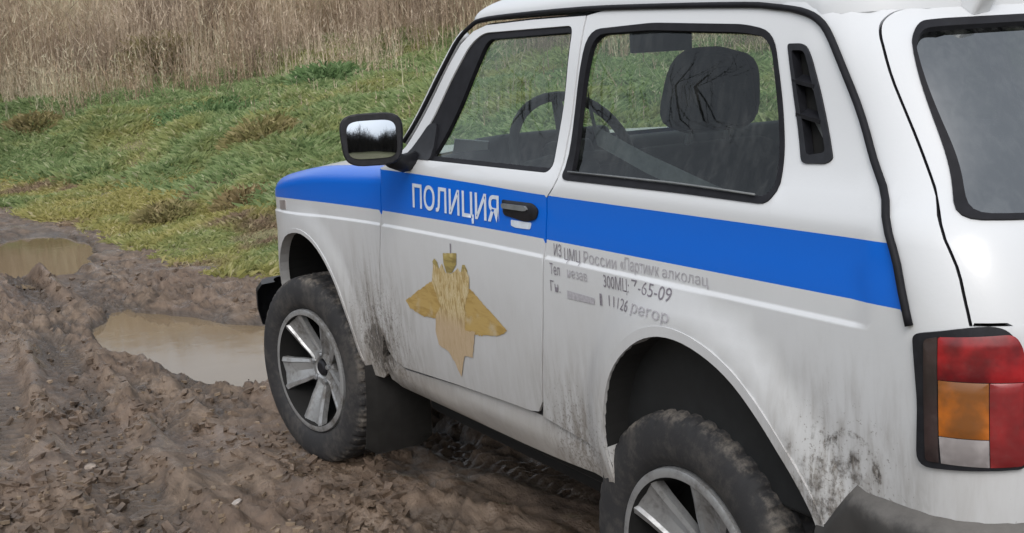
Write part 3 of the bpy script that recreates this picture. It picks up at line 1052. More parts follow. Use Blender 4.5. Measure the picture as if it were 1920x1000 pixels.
# door handle, lettering, emblem and the printed lines on the left flank
for s, d in zip((1, -1), doors):
    hp = panel('door_handle', rounded([(.664, 1.066, .01), (.515, 1.068, .014), (.492, 1.055, .014), (.500, 1.032, .014), (.545, 1.021, .02), (.656, 1.029, .012)]), M['plastic'], d, off=.004, thick=.01, sides=(s,), grid=.02, bulge=.006)
    panel('handle_flap', rounded([(.650, 1.058, .006), (.54, 1.060, .006), (.525, 1.052, .008), (.54, 1.047, .008), (.648, 1.046, .006)]), M['greytrim'], hp, off=.014, thick=.008, sides=(s,), grid=.02, bulge=.004)
panel('handle_sticker', rounded([(.622, 1.020, .003), (.527, 1.021, .003), (.531, 1.005, .01), (.60, 1.003, .004), (.622, 1.006, .003)]), M['letter'], doors[0], off=.0016, thick=.001, grid=.03)


def decal(name, polys, mats, mis, parent, off=.0016, grid=.02):
    """flat film cut to outlines, laid on the flank"""
    V = []; F = []; MI = []
    for poly, mi in zip(polys, mis):
        L = densify(poly, grid, True)
        n = len(L)
        pl = np.array(L)
        gu = np.arange(pl[:, 0].min(), pl[:, 0].max(), grid); gv = np.arange(pl[:, 1].min(), pl[:, 1].max(), grid)
        G = np.stack(np.meshgrid(gu, gv), -1).reshape(-1, 2)
        if len(G):
            G = G[in_poly(G, L) & (seg_dist(G, L, True)[0] > grid * .4)]
        vo, eo, fo, *_ = delaunay_2d_cdt([Vector(p) for p in L] + [Vector(p) for p in G], [(i, (i + 1) % n) for i in range(n)], [], 0, 1e-6)
        uv = np.array([tuple(p) for p in vo])
        T = np.array([f for f in fo if len(f) == 3])
        T = T[in_poly(uv[T].mean(1), L)]
        P = S(uv[:, 0], uv[:, 1], off); k = len(V)
        V += list(P); F += [tuple(int(i) + k for i in t) for t in T]; MI += [mi] * len(T)
    bm = bmesh.new(); me = np_mesh(name, V, F, mats, MI, True)
    fl = np.array([p.normal.y for p in me.polygons])
    if fl.mean() < 0:
        me.flip_normals()
    bm.free()
    return link(name, me, parent)


def text_polys(body, fat=0.):
    cu = bpy.data.curves.new('lettering', 'FONT'); cu.body = body; cu.resolution_u = 3; cu.offset = fat
    o = bpy.data.objects.new('lettering', cu); COL.objects.link(o)
    dg = bpy.context.evaluated_depsgraph_get()
    me = o.evaluated_get(dg).to_mesh()
    V = np.array([v.co[:2] for v in me.vertices]); F = [tuple(p.vertices) for p in me.polygons]
    o.evaluated_get(dg).to_mesh_clear()
    bpy.data.objects.remove(o); bpy.data.curves.remove(cu)
    return V, F


V2, F2 = text_polys('\u041f\u041e\u041b\u0418\u0426\u0418\u042f', .016)
mn, mx = V2.min(0), V2.max(0)
top = mx[1]; basel = 0.0
tu = 1.172 - (V2[:, 0] - mn[0]) / (mx[0] - mn[0]) * (1.172 - .680)
tv = 1.008 + (V2[:, 1] - basel) / (top - basel) * .066
P = S(tu, tv, .0018)
me = np_mesh('lettering', P, F2, M['letter'], None, True)
if np.mean([p.normal.y for p in me.polygons]) < 0:
    me.flip_normals()
link('lettering', me, doors[0])
EMB = dict(spike=[(.943, .93), (.937, .93), (.94, .903), (.946, .902)], head=[(.989, .899), (.909, .908), (.915, .877), (.946, .851), (.977, .847), (.99, .872)],
           lwing=[(1.267, .729), (1.086, .808), (1.04, .815), (.985, .79), (.985, .715), (1.082, .705), (1.159, .700), (1.236, .710)],
           rwing=[(.93, .80), (.866, .822), (.831, .815), (.78, .789), (.709, .758), (.667, .740), (.716, .720), (.822, .702), (.89, .695), (.93, .70)],
           body=[(1.053, .863), (1.021, .852), (.999, .869), (.982, .846), (.942, .850), (.908, .868), (.889, .859), (.865, .873), (.844, .851), (.857, .81), (.886, .769),
                 (.902, .702), (.842, .709), (.877, .634), (.926, .626), (.962, .562), (.991, .599), (1.019, .623), (1.076, .632), (1.083, .672), (1.072, .714), (1.034, .747), (1.072, .808)])
rag = lambda L: [(a + random.gauss(0, .0011), b + random.gauss(0, .0011)) for a, b in densify(L, .012, True)]
em = decal('emblem', [EMB['spike'], EMB['head'], [(1.058, .868), (1.045, .878), (1.03, .872), (1.022, .855), (1.035, .842), (1.05, .848)], [(.890, .862), (.880, .880), (.866, .882), (.854, .868), (.862, .850), (.88, .842)], rag(rounded(EMB['lwing'], .008)), rag(rounded(EMB['rwing'], .012))], [M['ink'], M['goldgreen'], M['gold'], M['gold']], [0, 1, 1, 1, 2, 3], doors[0])
decal('emblem_body', [rag(EMB['body'])], [M['goldstreak']], [0], doors[0], .0022)

# three worn, smeared printed lines, word by word: text, left and right end, foot, height, faint
WORDS = [('\u0418\u0417', .428, .396, .955, .030, 0), ('\u0426\u041c\u0426', .384, .318, .951, .031, 0), ('\u0420\u043e\u0441\u0441\u0438\u0438', .305, .18, .955, .025, 1),
         ('\u00ab\u041f\u0430\u0440\u0442\u0438\u043c\u043a', .165, .03, .957, .026, 1), ('\u0430\u043b\u043a\u043e\u043b\u0430\u0446', .02, -.125, .959, .017, 1),
         ('\u0422\u0435\u043b', .440, .398, .913, .025, 0), ('\u043d\u0435\u0437\u0430\u0432', .366, .285, .914, .015, 1), ('300\u041c\u0426:', .222, .128, .912, .028, 0), ('7-65-09', .118, -.025, .917, .027, 0),
         ('\u0413\u043d.', .442, .40, .872, .024, 0), ('1', .240, .232, .870, .029, 0), ('11126', .205, .125, .873, .024, 0), ('\u0440\u0435\u0433\u043e\u0440', .108, -.03, .878, .012, 1)]
for w, ua, ub, v0, hh, fnt in WORDS:
    V2, F2 = text_polys(w, -.004)
    mn, mx = V2.min(0), V2.max(0)
    q_ = random.gauss(0, .0008)
    tu = ua - (V2[:, 0] - mn[0]) / (mx[0] - mn[0]) * (ua - ub)
    tv = v0 + V2[:, 1] / .70 * min(.027, max(hh, .022)) + q_
    me = np_mesh('printed_word', S(tu, tv, .0018), F2, M['inkfaint' if fnt else 'ink'], None, True)
    if np.mean([p.normal.y for p in me.polygons]) < 0:
        me.flip_normals()
    tag(link('printed_word', me, quarters[0]), kind='stuff')
decal('smudged_bar', [[(.372, .884), (.262, .882), (.262, .868), (.372, .866)]], [M['inkfaint']], [0], quarters[0], .0016, .04)

# mirrors
for s in (1, -1):
    mc = Vector((1.165, s * .912, 1.204))
    ang = s * .30
    bm = bmesh.new()
    bmesh.ops.create_uvsphere(bm, u_segments=32, v_segments=20, radius=1)
    R3 = Matrix.Rotation(ang, 4, 'Z') @ Matrix.Rotation(.05, 4, 'Y')
    rot = R3.to_3x3()
    sup_ = lambda c, e: math.copysign(abs(c) ** e, c)
    # local axes: x forward, y out, z up ; flat at the back (x<0)
    nrm_ = Vector((-3.1, s * 1.33, .16)).normalized()
    ax_x = -nrm_; ax_y = Vector((0, 0, 1)).cross(ax_x).normalized(); ax_z = ax_x.cross(ax_y)
    for v in bm.verts:
        x, y, z = v.co
        y2, z2 = sup_(y, .52), sup_(z, .52)
        rfac = max(abs(y), abs(z))
        yy, zz2 = .084 * y2, .071 * z2
        xx = .075 * x if x > 0 else .022 * max(x * 4, -1)
        tpr = 1 - .25 * max(x, 0)
        v.co = mc + ax_x * xx + ax_y * yy * tpr * (1 + .06 * z2) + ax_z * zz2 * tpr
    mh = bm_obj('wing_mirror', bm, M['plastic'], car, smooth=True)
    bm = bmesh.new()
    n = 40; rings = []
    for f_ in (1., .85, .65, .42, .2):
        rings.append([])
        for k in range(n):
            th = 2 * math.pi * k / n; a_ = .066 * f_ * sup_(math.cos(th), .46); b_ = .051 * f_ * sup_(math.sin(th), .40)
            rings[-1].append(bm.verts.new(mc - ax_x * (.0285 - (a_ * a_ + b_ * b_) / (2 * .75)) + ax_y * a_ + ax_z * b_))
    for A_, B_ in zip(rings[:-1], rings[1:]):
        for k in range(n):
            bm.faces.new((A_[k], A_[(k + 1) % n], B_[(k + 1) % n], B_[k]))
    bm.faces.new(rings[-1])
    bmesh.ops.recalc_face_normals(bm, faces=bm.faces)
    mg = bm_obj('mirror_glass', bm, M['mirror'], mh, smooth=True)
    if mg.data.polygons[0].normal.dot(nrm_) < 0:
        mg.data.flip_normals()
    tube('mirror_arm', [mc + Vector((.02, -s * .06, -.06)), mc + Vector((.03, -s * .10, -.075)), Vector((1.19, s * .77, 1.135))], [.024, .026, .026], M['plastic'], mh, 10)
    panel('mirror_mount', rounded([(1.262, 1.137, .01), (1.172, 1.232, .02), (1.125, 1.234, .01), (1.093, 1.138, .008)]), M['plastic'], doors[0 if s > 0 else 1], off=.003, thick=.012, sides=(s,), grid=.03)

# ------------------------------------------------------------------ wheels
def tyre_mesh():
    prof = [(.222, -.070), (.232, -.084), (.25, -.092), (.275, -.0955), (.30, -.093), (.318, -.087), (.327, -.082), (.3325, -.076), (.337, -.066), (.339, -.05), (.3405, -.028), (.341, -.022),
            (.341, -.020), (.342, 0)]
    prof = prof + [(r, -a) for r, a in prof[-2::-1]]
    K = 288; V = []; F = []
    for k in range(K):
        th = 2 * math.pi * k / K
        for r, a in prof:
            d = 0.
            lug = (k + (0 if a < 0 else 3)) % 6
            if abs(a) > .046 and r > .318:
                d = -.006 if lug < 1.5 and r < .3395 else 0.
            elif r > .338:
                if abs(abs(a) - .021) < .004:
                    d = -.008
                elif (k + int(a * 120)) % 6 < 1.5:
                    d = -.006
            V.append(((r + d) * math.cos(th), a, (r + d) * math.sin(th)))
    n = len(prof)
    for k in range(K):
        k2 = (k + 1) % K
        for j in range(n - 1):
            F.append((k * n + j, k * n + j + 1, k2 * n + j + 1, k2 * n + j))
    me = np_mesh('tyre', V, F, M['tyre'], None, True)
    bm = bmesh.new(); bm.from_mesh(me); bmesh.ops.recalc_face_normals(bm, faces=bm.faces); bm.to_mesh(me); bm.free()
    me.set_sharp_from_angle(angle=math.radians(32))
    return me


def make_wheel(name_parent):
    rim = lathe('wheel', [(.203, .088), (.214, .0895), (.222, .086), (.2225, .080), (.224, .074)], M['alloy'], name_parent, 72, 'Y', 35)
    lathe('rim_barrel', [(.203, .088), (.2, .07), (.197, .05), (.190, .0), (.190, -.075), (.215, -.08)], M['dark'], rim, 60, 'Y', 35)
    link('tyre', tyre_mesh(), rim)
    # spokes: broad blades with a raised edge, dished towards the hub
    for k in range(5):
        th = math.radians(103 + 72 * k)
        c, s_ = math.cos(th), math.sin(th)
        rows = [(.035, .028, .030), (.07, .036, .036), (.11, .045, .050), (.155, .052, .064), (.190, .061, .075), (.206, .072, .080)]
        V = []; F = []
        for r, hw, y in rows:
            for t_, dy in ((-1, -.018), (-1, .004), (-.72, .0075), (-.62, -.001), (.0, -.009), (.62, -.001), (.72, .0035), (1, 0), (1, -.018)):
                wx = t_ * hw
                V.append((c * r - s_ * wx, y + dy, s_ * r + c * wx))
        n = 9
        for i in range(len(rows) - 1):
            for j in range(n - 1):
                F.append((i * n + j, i * n + j + 1, (i + 1) * n + j + 1, (i + 1) * n + j))
        me = np_mesh('spoke', V, F, M['alloy'], None, True)
        bm = bmesh.new(); bm.from_mesh(me); bmesh.ops.recalc_face_normals(bm, faces=bm.faces)
        if sum(f.normal.y * f.calc_area() for f in bm.faces) < 0:
            bmesh.ops.reverse_faces(bm, faces=bm.faces)
        bm.to_mesh(me); bm.free(); me.set_sharp_from_angle(angle=math.radians(25))
        link('spoke', me, rim)
    lathe('hub', [(.0, .022), (.030, .022), (.034, .030), (.040, .034), (.058, .033), (.072, .026), (.074, .0)], M['alloy'], rim, 40, 'Y', 30)
    lathe('hub_cap', [(.0, .040), (.020, .0395), (.028, .034), (.030, .022)], M['plastic'], rim, 28, 'Y', 30)
    for k in range(5):
        th = math.radians(103 + 36 + 72 * k)
        lathe('wheel_nut', [(.0, .046), (.008, .045), (.0095, .040), (.0095, .026)], M['chrome'], rim, 10, 'Y', 30, (.052 * math.cos(th), 0, .052 * math.sin(th)))
    lathe('brake_drum', [(.0, -.01), (.14, -.012), (.182, -.02), (.186, -.07)], M['dark'], rim, 32, 'Y', 30)
    return rim


wh = make_wheel(car)


def dup(o, parent):
    c = o.copy(); COL.objects.link(c); c.parent = parent
    for ch in list(o.children):
        dup(ch, c)
    return c


for i, (x, y, rz, ry) in enumerate([(0, .700, 0, -.157), (2.2, .703, .189, .75), (0, -.700, math.pi, .9), (2.2, -.703, math.pi + .189, .3)]):
    w = wh if i == 0 else dup(wh, car)
    w.location = (x, y, .335)
    w.rotation_euler = (0, ry, rz)

# ------------------------------------------------------------------ cabin
rbox('cabin_floor', (2.0, 1.36, .06), (.55, 0, .52), M['trim'], car, bev=.01)
for s in (1, -1):
    rbox('door_trim', (.92, .03, .56), (.95, s * .735, .83), M['trim'], car, bev=.012)
    rbox('side_trim', (.86, .03, .56), (-.02, s * .735, .83), M['trim'], car, bev=.012)
    st = empty('front_seat'); st.parent = car
    bpy.data.objects.remove(st)
    base_ = rbox('front_seat', (.52, .50, .16), (.78, s * .36, .70), M['seat'], car, (0, -.12, 0), .05, 4)
    rbox('seat_back', (.15, .50, .52), (.475, s * .36, .92), M['seat'], base_, (0, -.24, 0), .055, 4, taper=(.8, .85))
    rbox('headrest', (.12, .28, .19), (.40, s * .36, 1.30), M['seat'], base_, (0, -.2, 0), .085, 6, taper=(.8, .72))
    for q in (-.06, .06):
        tube('headrest_post', [(.435, s * .36 + q, 1.14), (.405, s * .36 + q, 1.25)], .007, M['chrome'], base_, 6)
rs_ = rbox('rear_seat', (.46, 1.16, .16), (.0, 0, .72), M['seat'], car, (0, -.1, 0), .05, 4)
rbox('seat_back', (.14, 1.16, .46), (-.25, 0, .95), M['seat'], rs_, (0, -.25, 0), .05, 4)
db = rbox('dashboard', (.34, 1.36, .26), (1.30, 0, 1.00), M['trim'], car, (0, .12, 0), .05, 4)
rbox('instrument_hood', (.20, .38, .09), (1.20, .36, 1.135), M['trim'], db, (0, .1, 0), .03, 4)
rbox('document', (.006, .13, .10), (1.20, .585, 1.125), M['paper'], db, (.15, -.25, -.25), .001, 1)
rbox('document', (.006, .10, .085), (1.13, .475, 1.115), M['paper'], db, (-.2, -.45, .15), .001, 1)
# steering wheel
sw = Vector((1.02, .36, 1.115)); ax = Vector((-.88, 0, .47)).normalized(); e1 = Vector((0, 1, 0)); e2 = ax.cross(e1)
rim_ = tube('steering_wheel', [sw + (e1 * math.cos(t) + e2 * math.sin(t)) * .19 for t in np.linspace(0, 2 * math.pi, 36, endpoint=False)], .015, M['trim'], car, 8, True)
for t in (0.1, math.pi - .1, math.pi * 1.5):
    tube('wheel_spoke', [sw - ax * .02, sw + (e1 * math.cos(t) + e2 * math.sin(t)) * .185], [.03, .014], M['trim'], rim_, 8)
lathe_c = rbox('horn_pad', (.05, .15, .11), sw - ax * .02, M['trim'], rim_, (0, .5, 0), .02, 3)
tube('steering_column', [sw - ax * .03, sw - ax * .28], .03, M['trim'], rim_, 8)
# belt running down across the rear window, and the interior mirror
bm = bmesh.new()
bpts = [Vector((.47, .665, 1.30)), Vector((.43, .672, 1.215)), Vector((.28, .65, 1.16)), Vector((.02, .60, 1.075)), Vector((-.16, .55, 1.0))]
for a, b in zip(bpts[:-1], bpts[1:]):
    pass
bv_ = [[bm.verts.new(p + Vector((0, 0, dz))) for dz in (-.022, .022)] for p in bpts]
for A_, B_ in zip(bv_[:-1], bv_[1:]):
    bm.faces.new((A_[0], B_[0], B_[1], A_[1]))
bmesh.ops.solidify(bm, geom=list(bm.faces), thickness=.004)
bm_obj('seat_belt', bm, M['belt'], car, smooth=False)
rbox('interior_mirror', (.02, .22, .06), (1.08, .0, 1.42), M['plastic'], car, bev=.008)
grid_obj('headliner', lambda a, b: (-.40 + 1.38 * a, (2 * b - 1) * .58, 1.485 + .05 * (1 - (2 * b - 1) ** 4) * math.sin(math.pi * min(1, max(0, a))) ** .5), 10, 10, M['greytrim'], car)


# ================================================================== THE PLACE
EDGE = np.array([(-30, -4.0), (-10, -1.7), (-3, -1.35), (0, -1.28), (2, -1.2), (4, -.9), (5.3, -.5), (6.05, -.33), (6.39, -.14), (7.28, -.04), (8.88, 0.0), (11.18, .18), (13.08, .44),
                 (14.4, 1.3), (15.8, 3.0), (17, 5.5), (18.5, 10), (20, 22), (22, 60)], float)


def edge_s(x, y):
    """distance from the track's verge, positive on the grass"""
    d, sd_ = seg_dist(np.stack([x, y], -1), EDGE)
    return -d * sd_


def bank(x, y, s):
    sj = s + .35 * fbm(x * .35, y * .35, 2)
    z = 1.0 * sstep(.1, 5.2, sj) + 3.0 * sstep(4.8, 17, sj)
    z = z + .10 * fbm(x * .5 + 5, y * .5, 3) * sstep(.4, 2, s)
    lw = -s - 5.0
    z = z + .35 * sstep(0, 6, lw) + .12 * fbm(x * .2, y * .2, 3) * sstep(0, 3, lw)
    return z


POOL = [(5.45, .95), (5.85, .72), (5.6, .46), (5.0, .28), (4.74, .06), (4.2, .14), (3.75, .34), (3.42, .60), (3.7, .74), (4.35, .93), (4.8, 1.04)]
PUD = [POOL, ((9.0, .72), (1.3, .46), -.05), ((6.9, 1.9), (.9, .25), .1)]
WATER = -.040


def pud_d(x, y, p):
    if len(p) > 3:
        P = np.stack([x, y], -1)
        d, _ = seg_dist(P, p, True)
        d = np.where(in_poly(P.reshape(-1, 2), p).reshape(d.shape), -d, d)
        return 1 + d / .22 + .25 * fbm(x * 2.6, y * 3.3, 3)
    (cx, cy), (rx, ry), a = p
    c, s_ = math.cos(a), math.sin(a)
    X = (x - cx) * c + (y - cy) * s_; Y = -(x - cx) * s_ + (y - cy) * c
    return np.sqrt((X / rx) ** 2 + (Y / ry) ** 2) + .28 * fbm(x * 1.7, y * 2.3, 3)


def mud(x, y, s):
    w = .030 * fbm(x * .6, y * .9, 3)
    wob = .10 * np.sin(x * .7) + .10 * fbm(x * .5, y * 0 + 3, 2)
    for yc, slope, dep, wd, tread in ((.74, .01, .030, .13, .055), (1.30, -.035, .050, .12, .06), (1.66, -.07, .045, .10, .07), (2.25, -.02, .06, .15, .06), (-.72, 0, .03, .13, .055), (.25, .05, .028, .10, .05), (.98, .03, .03, .08, .05)):
        d = y - (yc + slope * (x - 3) + wob)
        g = np.exp(-(d / wd) ** 4)
        ridge = np.exp(-((np.abs(d) - wd * 1.45) / (wd * .42)) ** 2)
        br = np.clip(.65 + 1.1 * fbm(x * .8 + yc * 7, y * .4, 2), .1, 1.4)
        lug = np.sin((x + .8 * np.abs(d)) * 2 * np.pi / tread) * .5 + .5
        w = w + br * (-dep * g + dep * .8 * ridge * (1 + 1.2 * fbm(x * 5, y * 5 + yc, 2)) + .016 * g * sstep(.40, .62, lug))
    wx_ = x + .14 * fbm(x * 1.6, y * 2.2 + 8, 2); wy_ = y + .05 * fbm(x * 1.6 + 5, y * 2.2, 2)
    amt = np.clip(.62 + 1.6 * fbm(x * .6 + 11, y * .9, 2), .08, 1.5)
    cl = 1 - np.abs(fbm(wx_ * 1.1 + 3, wy_ * 4.2, 3, .55)) * 2.2
    w = w + .012 * amt * cl
    bl = fbm(wx_ * 4.0, wy_ * 13, 3, .55)
    w = w + .017 * amt * sstep(.05, .22, bl) - .022 * amt * sstep(.14, .34, -bl)
    b2 = fbm(wx_ * 9, wy_ * 14 + 4, 2, .5)
    w = w + .022 * amt * sstep(.17, .24, b2)
    b3 = fbm(wx_ * 18, wy_ * 30 + 9, 2, .5)
    w = w + .010 * amt * sstep(.15, .24, b3)
    w = w + .009 * amt * fbm(x * 24, y * 34, 2, .6)
    for p in PUD:
        q = pud_d(x, y, p)
        k = 1 - sstep(.75, 1.25, q)
        w = w * (1 - .92 * k) - .085 * k
    # the car's wheels stand on it
    for wx, wy in ((0, .7), (2.2, .7), (0, -.7), (2.2, -.7)):
        k = np.exp(-(((x - wx) / .22) ** 2 + ((y - wy) / .16) ** 2) ** 2)
        w = w * (1 - k) + k * .004
    return w


def ground_h(x, y):
    s = edge_s(x, y)
    f = sstep(.25, -.15, s + .15 * fbm(x * 2, y * 2, 3)) if False else 1 - sstep(-.15, .3, s + .18 * fbm(x * 1.5, y * 1.5, 3))
    lw = 1 - sstep(4.5, 5.5, -s)
    return bank(x, y, s) + mud(x, y, s) * f * lw, s


# near mud: fine sheet, spacing opening out with distance
xs = [.1]
while xs[-1] < 15.5:
    xs.append(xs[-1] + .0115 + .0014 * max(0, xs[-1] - 1.2))
xs = np.array(xs); ys = np.arange(-1.6, 3.3, .0165)
X, Y = np.meshgrid(xs, ys, indexing='ij')
Z, SS = ground_h(X, Y)
nx, ny = X.shape
idx = np.arange(nx * ny).reshape(nx, ny)
Fq = np.stack([idx[:-1, :-1], idx[1:, :-1], idx[1:, 1:], idx[:-1, 1:]], -1).reshape(-1, 4)


def mud_mat():
    m, t, b = mat('wet_mud')
    p = pos(t)
    n1 = noise(t, p, 1.3, 6, .6); mpz = N(t, 'ShaderNodeMapping'); mpz.inputs['Scale'].default_value = (4.5, 11, 9); t.links.new(p, mpz.inputs[0]); n2 = noise(t, mpz.outputs[0], 1., 8, .68, .6); n3 = noise(t, p, 55, 6, .7); n4 = noise(t, p, 3.2, 5, .6)
    a = ramp(t, n2, [(.30, (.026, .020, .016)), (.43, (.110, .079, .056)), (.56, (.19, .14, .102)), (.76, (.31, .24, .185))])  # dark hollows, light tops: damp plus crevice shade put into the colour
    c = mixc(t, mapr(t, n1, .35, .65), a, mixc(t, .5, a, (.14, .095, .07)))
    c = mixc(t, mapr(t, n3, .60, .72), c, (.05, .04, .033))
    z = sep(t, p)[2]
    wet = val(t, 'MAXIMUM', mapr(t, z, .012, -.03), mapr(t, n4, .47, .60))
    c = mixc(t, val(t, 'MULTIPLY', mapr(t, z, .012, -.025), .62), c, (.05, .039, .030))
    t.links.new(c, b.inputs['Base Color'])
    t.links.new(val(t, 'MULTIPLY_ADD', wet, -.56, .80), b.inputs['Roughness'])
    h = val(t, 'ADD', val(t, 'MULTIPLY', n2, 1.), val(t, 'MULTIPLY', n3, .35))
    bump(t, h, b, .75, .022)
    return m


M['mud'] = mud_mat()


def soil_mat():
    m, t, b = mat('grassy_soil')
    p = pos(t)
    n1 = noise(t, p, .5, 5, .6); n2 = noise(t, p, 12, 7, .7)
    a = ramp(t, n2, [(.3, (.12, .135, .045)), (.5, (.23, .235, .085)), (.7, (.36, .32, .15))])
    t.links.new(mixc(t, n1, a, ramp(t, n2, [(.3, (.12, .095, .06)), (.7, (.28, .22, .15))])), b.inputs['Base Color'])
    b.inputs['Roughness'].default_value = .95
    bump(t, n2, b, .8, .05)
    return m


M['soil'] = soil_mat()
tm = fast_mesh('mud_track', np.stack([X, Y, Z], -1).reshape(-1, 3), Fq, M['mud'], True)
tm.materials.append(M['soil'])
ts = (SS + .35 * fbm(X * 2.2, Y * 2.2, 3)).ravel()[Fq].mean(1)
tm.polygons.foreach_set('material_index', (ts > .12).astype(np.int32))
track = link('mud_track', tm)
tag(track, kind='structure')
gx = np.concatenate([-np.geomspace(400, 14, 24), np.arange(-12, 34, .3), np.geomspace(36, 400, 24)])
gy = np.concatenate([-np.geomspace(400, 22, 24), np.arange(-20, 14, .3), np.geomspace(16, 400, 24)])
GX, GY = np.meshgrid(gx, gy, indexing='ij')
gs = edge_s(GX, GY)
GZ = bank(GX, GY, gs)
far = sstep(30, 120, np.hypot(GX, GY)); GZ = GZ * (1 - far) + far * 1.6
inside = (GX > .3) & (GX < 15.2) & (GY > -1.4) & (GY < 3.1)
GZ = np.where(inside, GZ - .35, GZ - .02)
ix = np.arange(GX.size).reshape(GX.shape)
Fg = np.stack([ix[:-1, :-1], ix[1:, :-1], ix[1:, 1:], ix[:-1, 1:]], -1).reshape(-1, 4)
gm = fast_mesh('ground', np.stack([GX, GY, GZ], -1).reshape(-1, 3), Fg, M['soil'], True)
gm.materials.append(M['mud'])
cs = gs.ravel()[Fg].mean(1); cz_ = GX.ravel()[Fg].mean(1)
gm.polygons.foreach_set('material_index', ((cs < .05) & (cs > -5.0)).astype(np.int32))
tag(link('ground', gm), kind='structure')


def water_mat():
    m, t, b = mat('muddy_water')
    p = pos(t)
    n = noise(t, p, 1.6, 4, .5); n2 = noise(t, p, 7, 5, .6)
    t.links.new(ramp(t, n, [(.35, (.17, .122, .07)), (.65, (.20, .148, .09))]), b.inputs['Base Color'])
    b.inputs['Roughness'].default_value = .05
    b.inputs['IOR'].default_value = 1.33
    bump(t, n2, b, .05, .01)
    return m


M['water'] = water_mat()
for k, (p, lab) in enumerate(zip((((4.6, .55), (1.25, .46), -.1), PUD[1]), ('wide brown puddle in the rut ahead of the front wheel', 'shallow brown puddle further up the track at the left'))):
    (cx, cy), (rx, ry), a = p
    c, s_ = math.cos(a), math.sin(a)
    V = [(cx, cy, WATER)]; F = []
    for i in range(64):
        th = 2 * math.pi * i / 64
        X_, Y_ = 1.38 * rx * math.cos(th), 1.5 * ry * math.sin(th)
        V.append((cx + X_ * c - Y_ * s_, cy + X_ * s_ + Y_ * c, WATER))
        F.append((0, i + 1, (i + 1) % 64 + 1))
    w = link('puddle', np_mesh('puddle', V, F, M['water'], None, True))
    tag(w, lab, kind='structure')


# ------------------------------------------------------------------ vegetation
def to_px(P):
    d = P - np.array(CAM[1:4]); z = d @ cF
    return 960 + CAM[0] * (d @ cR) / np.maximum(z, .01), 500 - CAM[0] * (d @ cU) / np.maximum(z, .01), z


def scatter(n, rr_, smin, smax, hd=(-.92, .0)):
    """points on the grass side, thinning out with distance from the track's bend"""
    r = rng.uniform(rr_[0], rr_[1], n); a = rng.uniform(hd[0], hd[1], n)
    P = np.c_[CAM[1] + r * np.cos(a), CAM[2] + r * np.sin(a)]
    s = edge_s(P[:, 0], P[:, 1])
    k = (s > smin) & (s < smax)
    P = P[k]; s = s[k]
    return np.c_[P, bank(P[:, 0], P[:, 1], s)], s


def blades(P, L, W, lean, az, r, curl=.5):
    """one bent blade per point: two triangles, vertex value rnd"""
    n = len(P)
    dx, dy = np.cos(az), np.sin(az)
    fx, fy = -np.sin(az + rng.normal(0, .6, n)), np.cos(az + rng.normal(0, .6, n))
    h = L * np.cos(lean); o = L * np.sin(lean)
    a = np.stack([P[:, 0] - fx * W / 2, P[:, 1] - fy * W / 2, P[:, 2] - .01], -1)
    b = np.stack([P[:, 0] + fx * W / 2, P[:, 1] + fy * W / 2, P[:, 2] - .01], -1)
    m1 = np.stack([P[:, 0] + dx * o * .35 - fx * W * .3, P[:, 1] + dy * o * .35 - fy * W * .3, P[:, 2] + h * .62], -1)
    t = np.stack([P[:, 0] + dx * o * 1.1, P[:, 1] + dy * o * 1.1, P[:, 2] + h * (1 - curl * .3)], -1)
    V = np.stack([a, b, m1, t], 1).reshape(-1, 3)
    i = np.arange(n)[:, None] * 4
    F = np.concatenate([i + [0, 1, 2], i + [2, 1, 3]], 0)
    return V, F, np.repeat(r, 4)


def stems(P, L, W, lean, az, r):
    n = len(P); w = az + rng.uniform(.6, 2.5, n)
    fx, fy = np.cos(w) * W / 2, np.sin(w) * W / 2
    z0 = P[:, 2] - .005
    t = np.stack([P[:, 0] + np.cos(az) * L * np.sin(lean), P[:, 1] + np.sin(az) * L * np.sin(lean), P[:, 2] + L * np.cos(lean)], -1)
    V = np.stack([np.c_[P[:, 0] - fx, P[:, 1] - fy, z0], np.c_[P[:, 0] + fx, P[:, 1] + fy, z0], t], 1).reshape(-1, 3)
    return V, np.arange(3 * n).reshape(n, 3), np.repeat(r, 3)


def veg_mat(name, stops_a, stops_b, stops_c=None, trans=.25, lim=(.52, .82)):
    """colour from the blade's own value, drifting between plant communities across the ground"""
    m, t, b = mat(name)
    at = N(t, 'ShaderNodeAttribute', attribute_name='rnd').outputs['Fac']
    p = pos(t)
    mp = N(t, 'ShaderNodeMapping'); mp.inputs['Scale'].default_value = (1, 1, .15)
    t.links.new(p, mp.inputs[0])
    n1 = noise(t, mp.outputs[0], .42, 4, .6, .4); n2 = noise(t, mp.outputs[0], 2.0, 4, .6)
    A, B = ramp(t, at, stops_a), ramp(t, at, stops_b)
    f = mapr(t, val(t, 'MULTIPLY_ADD', n2, .35, n1), *lim)
    c = mixc(t, f, A, B)
    if stops_c:
        n3 = noise(t, mp.outputs[0], .8, 3, .5)
        c = mixc(t, mapr(t, n3, .54, .64), c, ramp(t, at, stops_c))
    t.links.new(c, b.inputs['Base Color'])
    b.inputs['Roughness'].default_value = .75
    b.inputs['Specular IOR Level'].default_value = .25
    out = t.nodes['Material Output']
    tl = N(t, 'ShaderNodeBsdfTranslucent'); t.links.new(c, tl.inputs[0])
    mx = N(t, 'ShaderNodeMixShader'); mx.inputs[0].default_value = trans
    t.links.new(b.outputs[0], mx.inputs[1]); t.links.new(tl.outputs[0], mx.inputs[2]); t.links.new(mx.outputs[0], out.inputs[0])
    return m


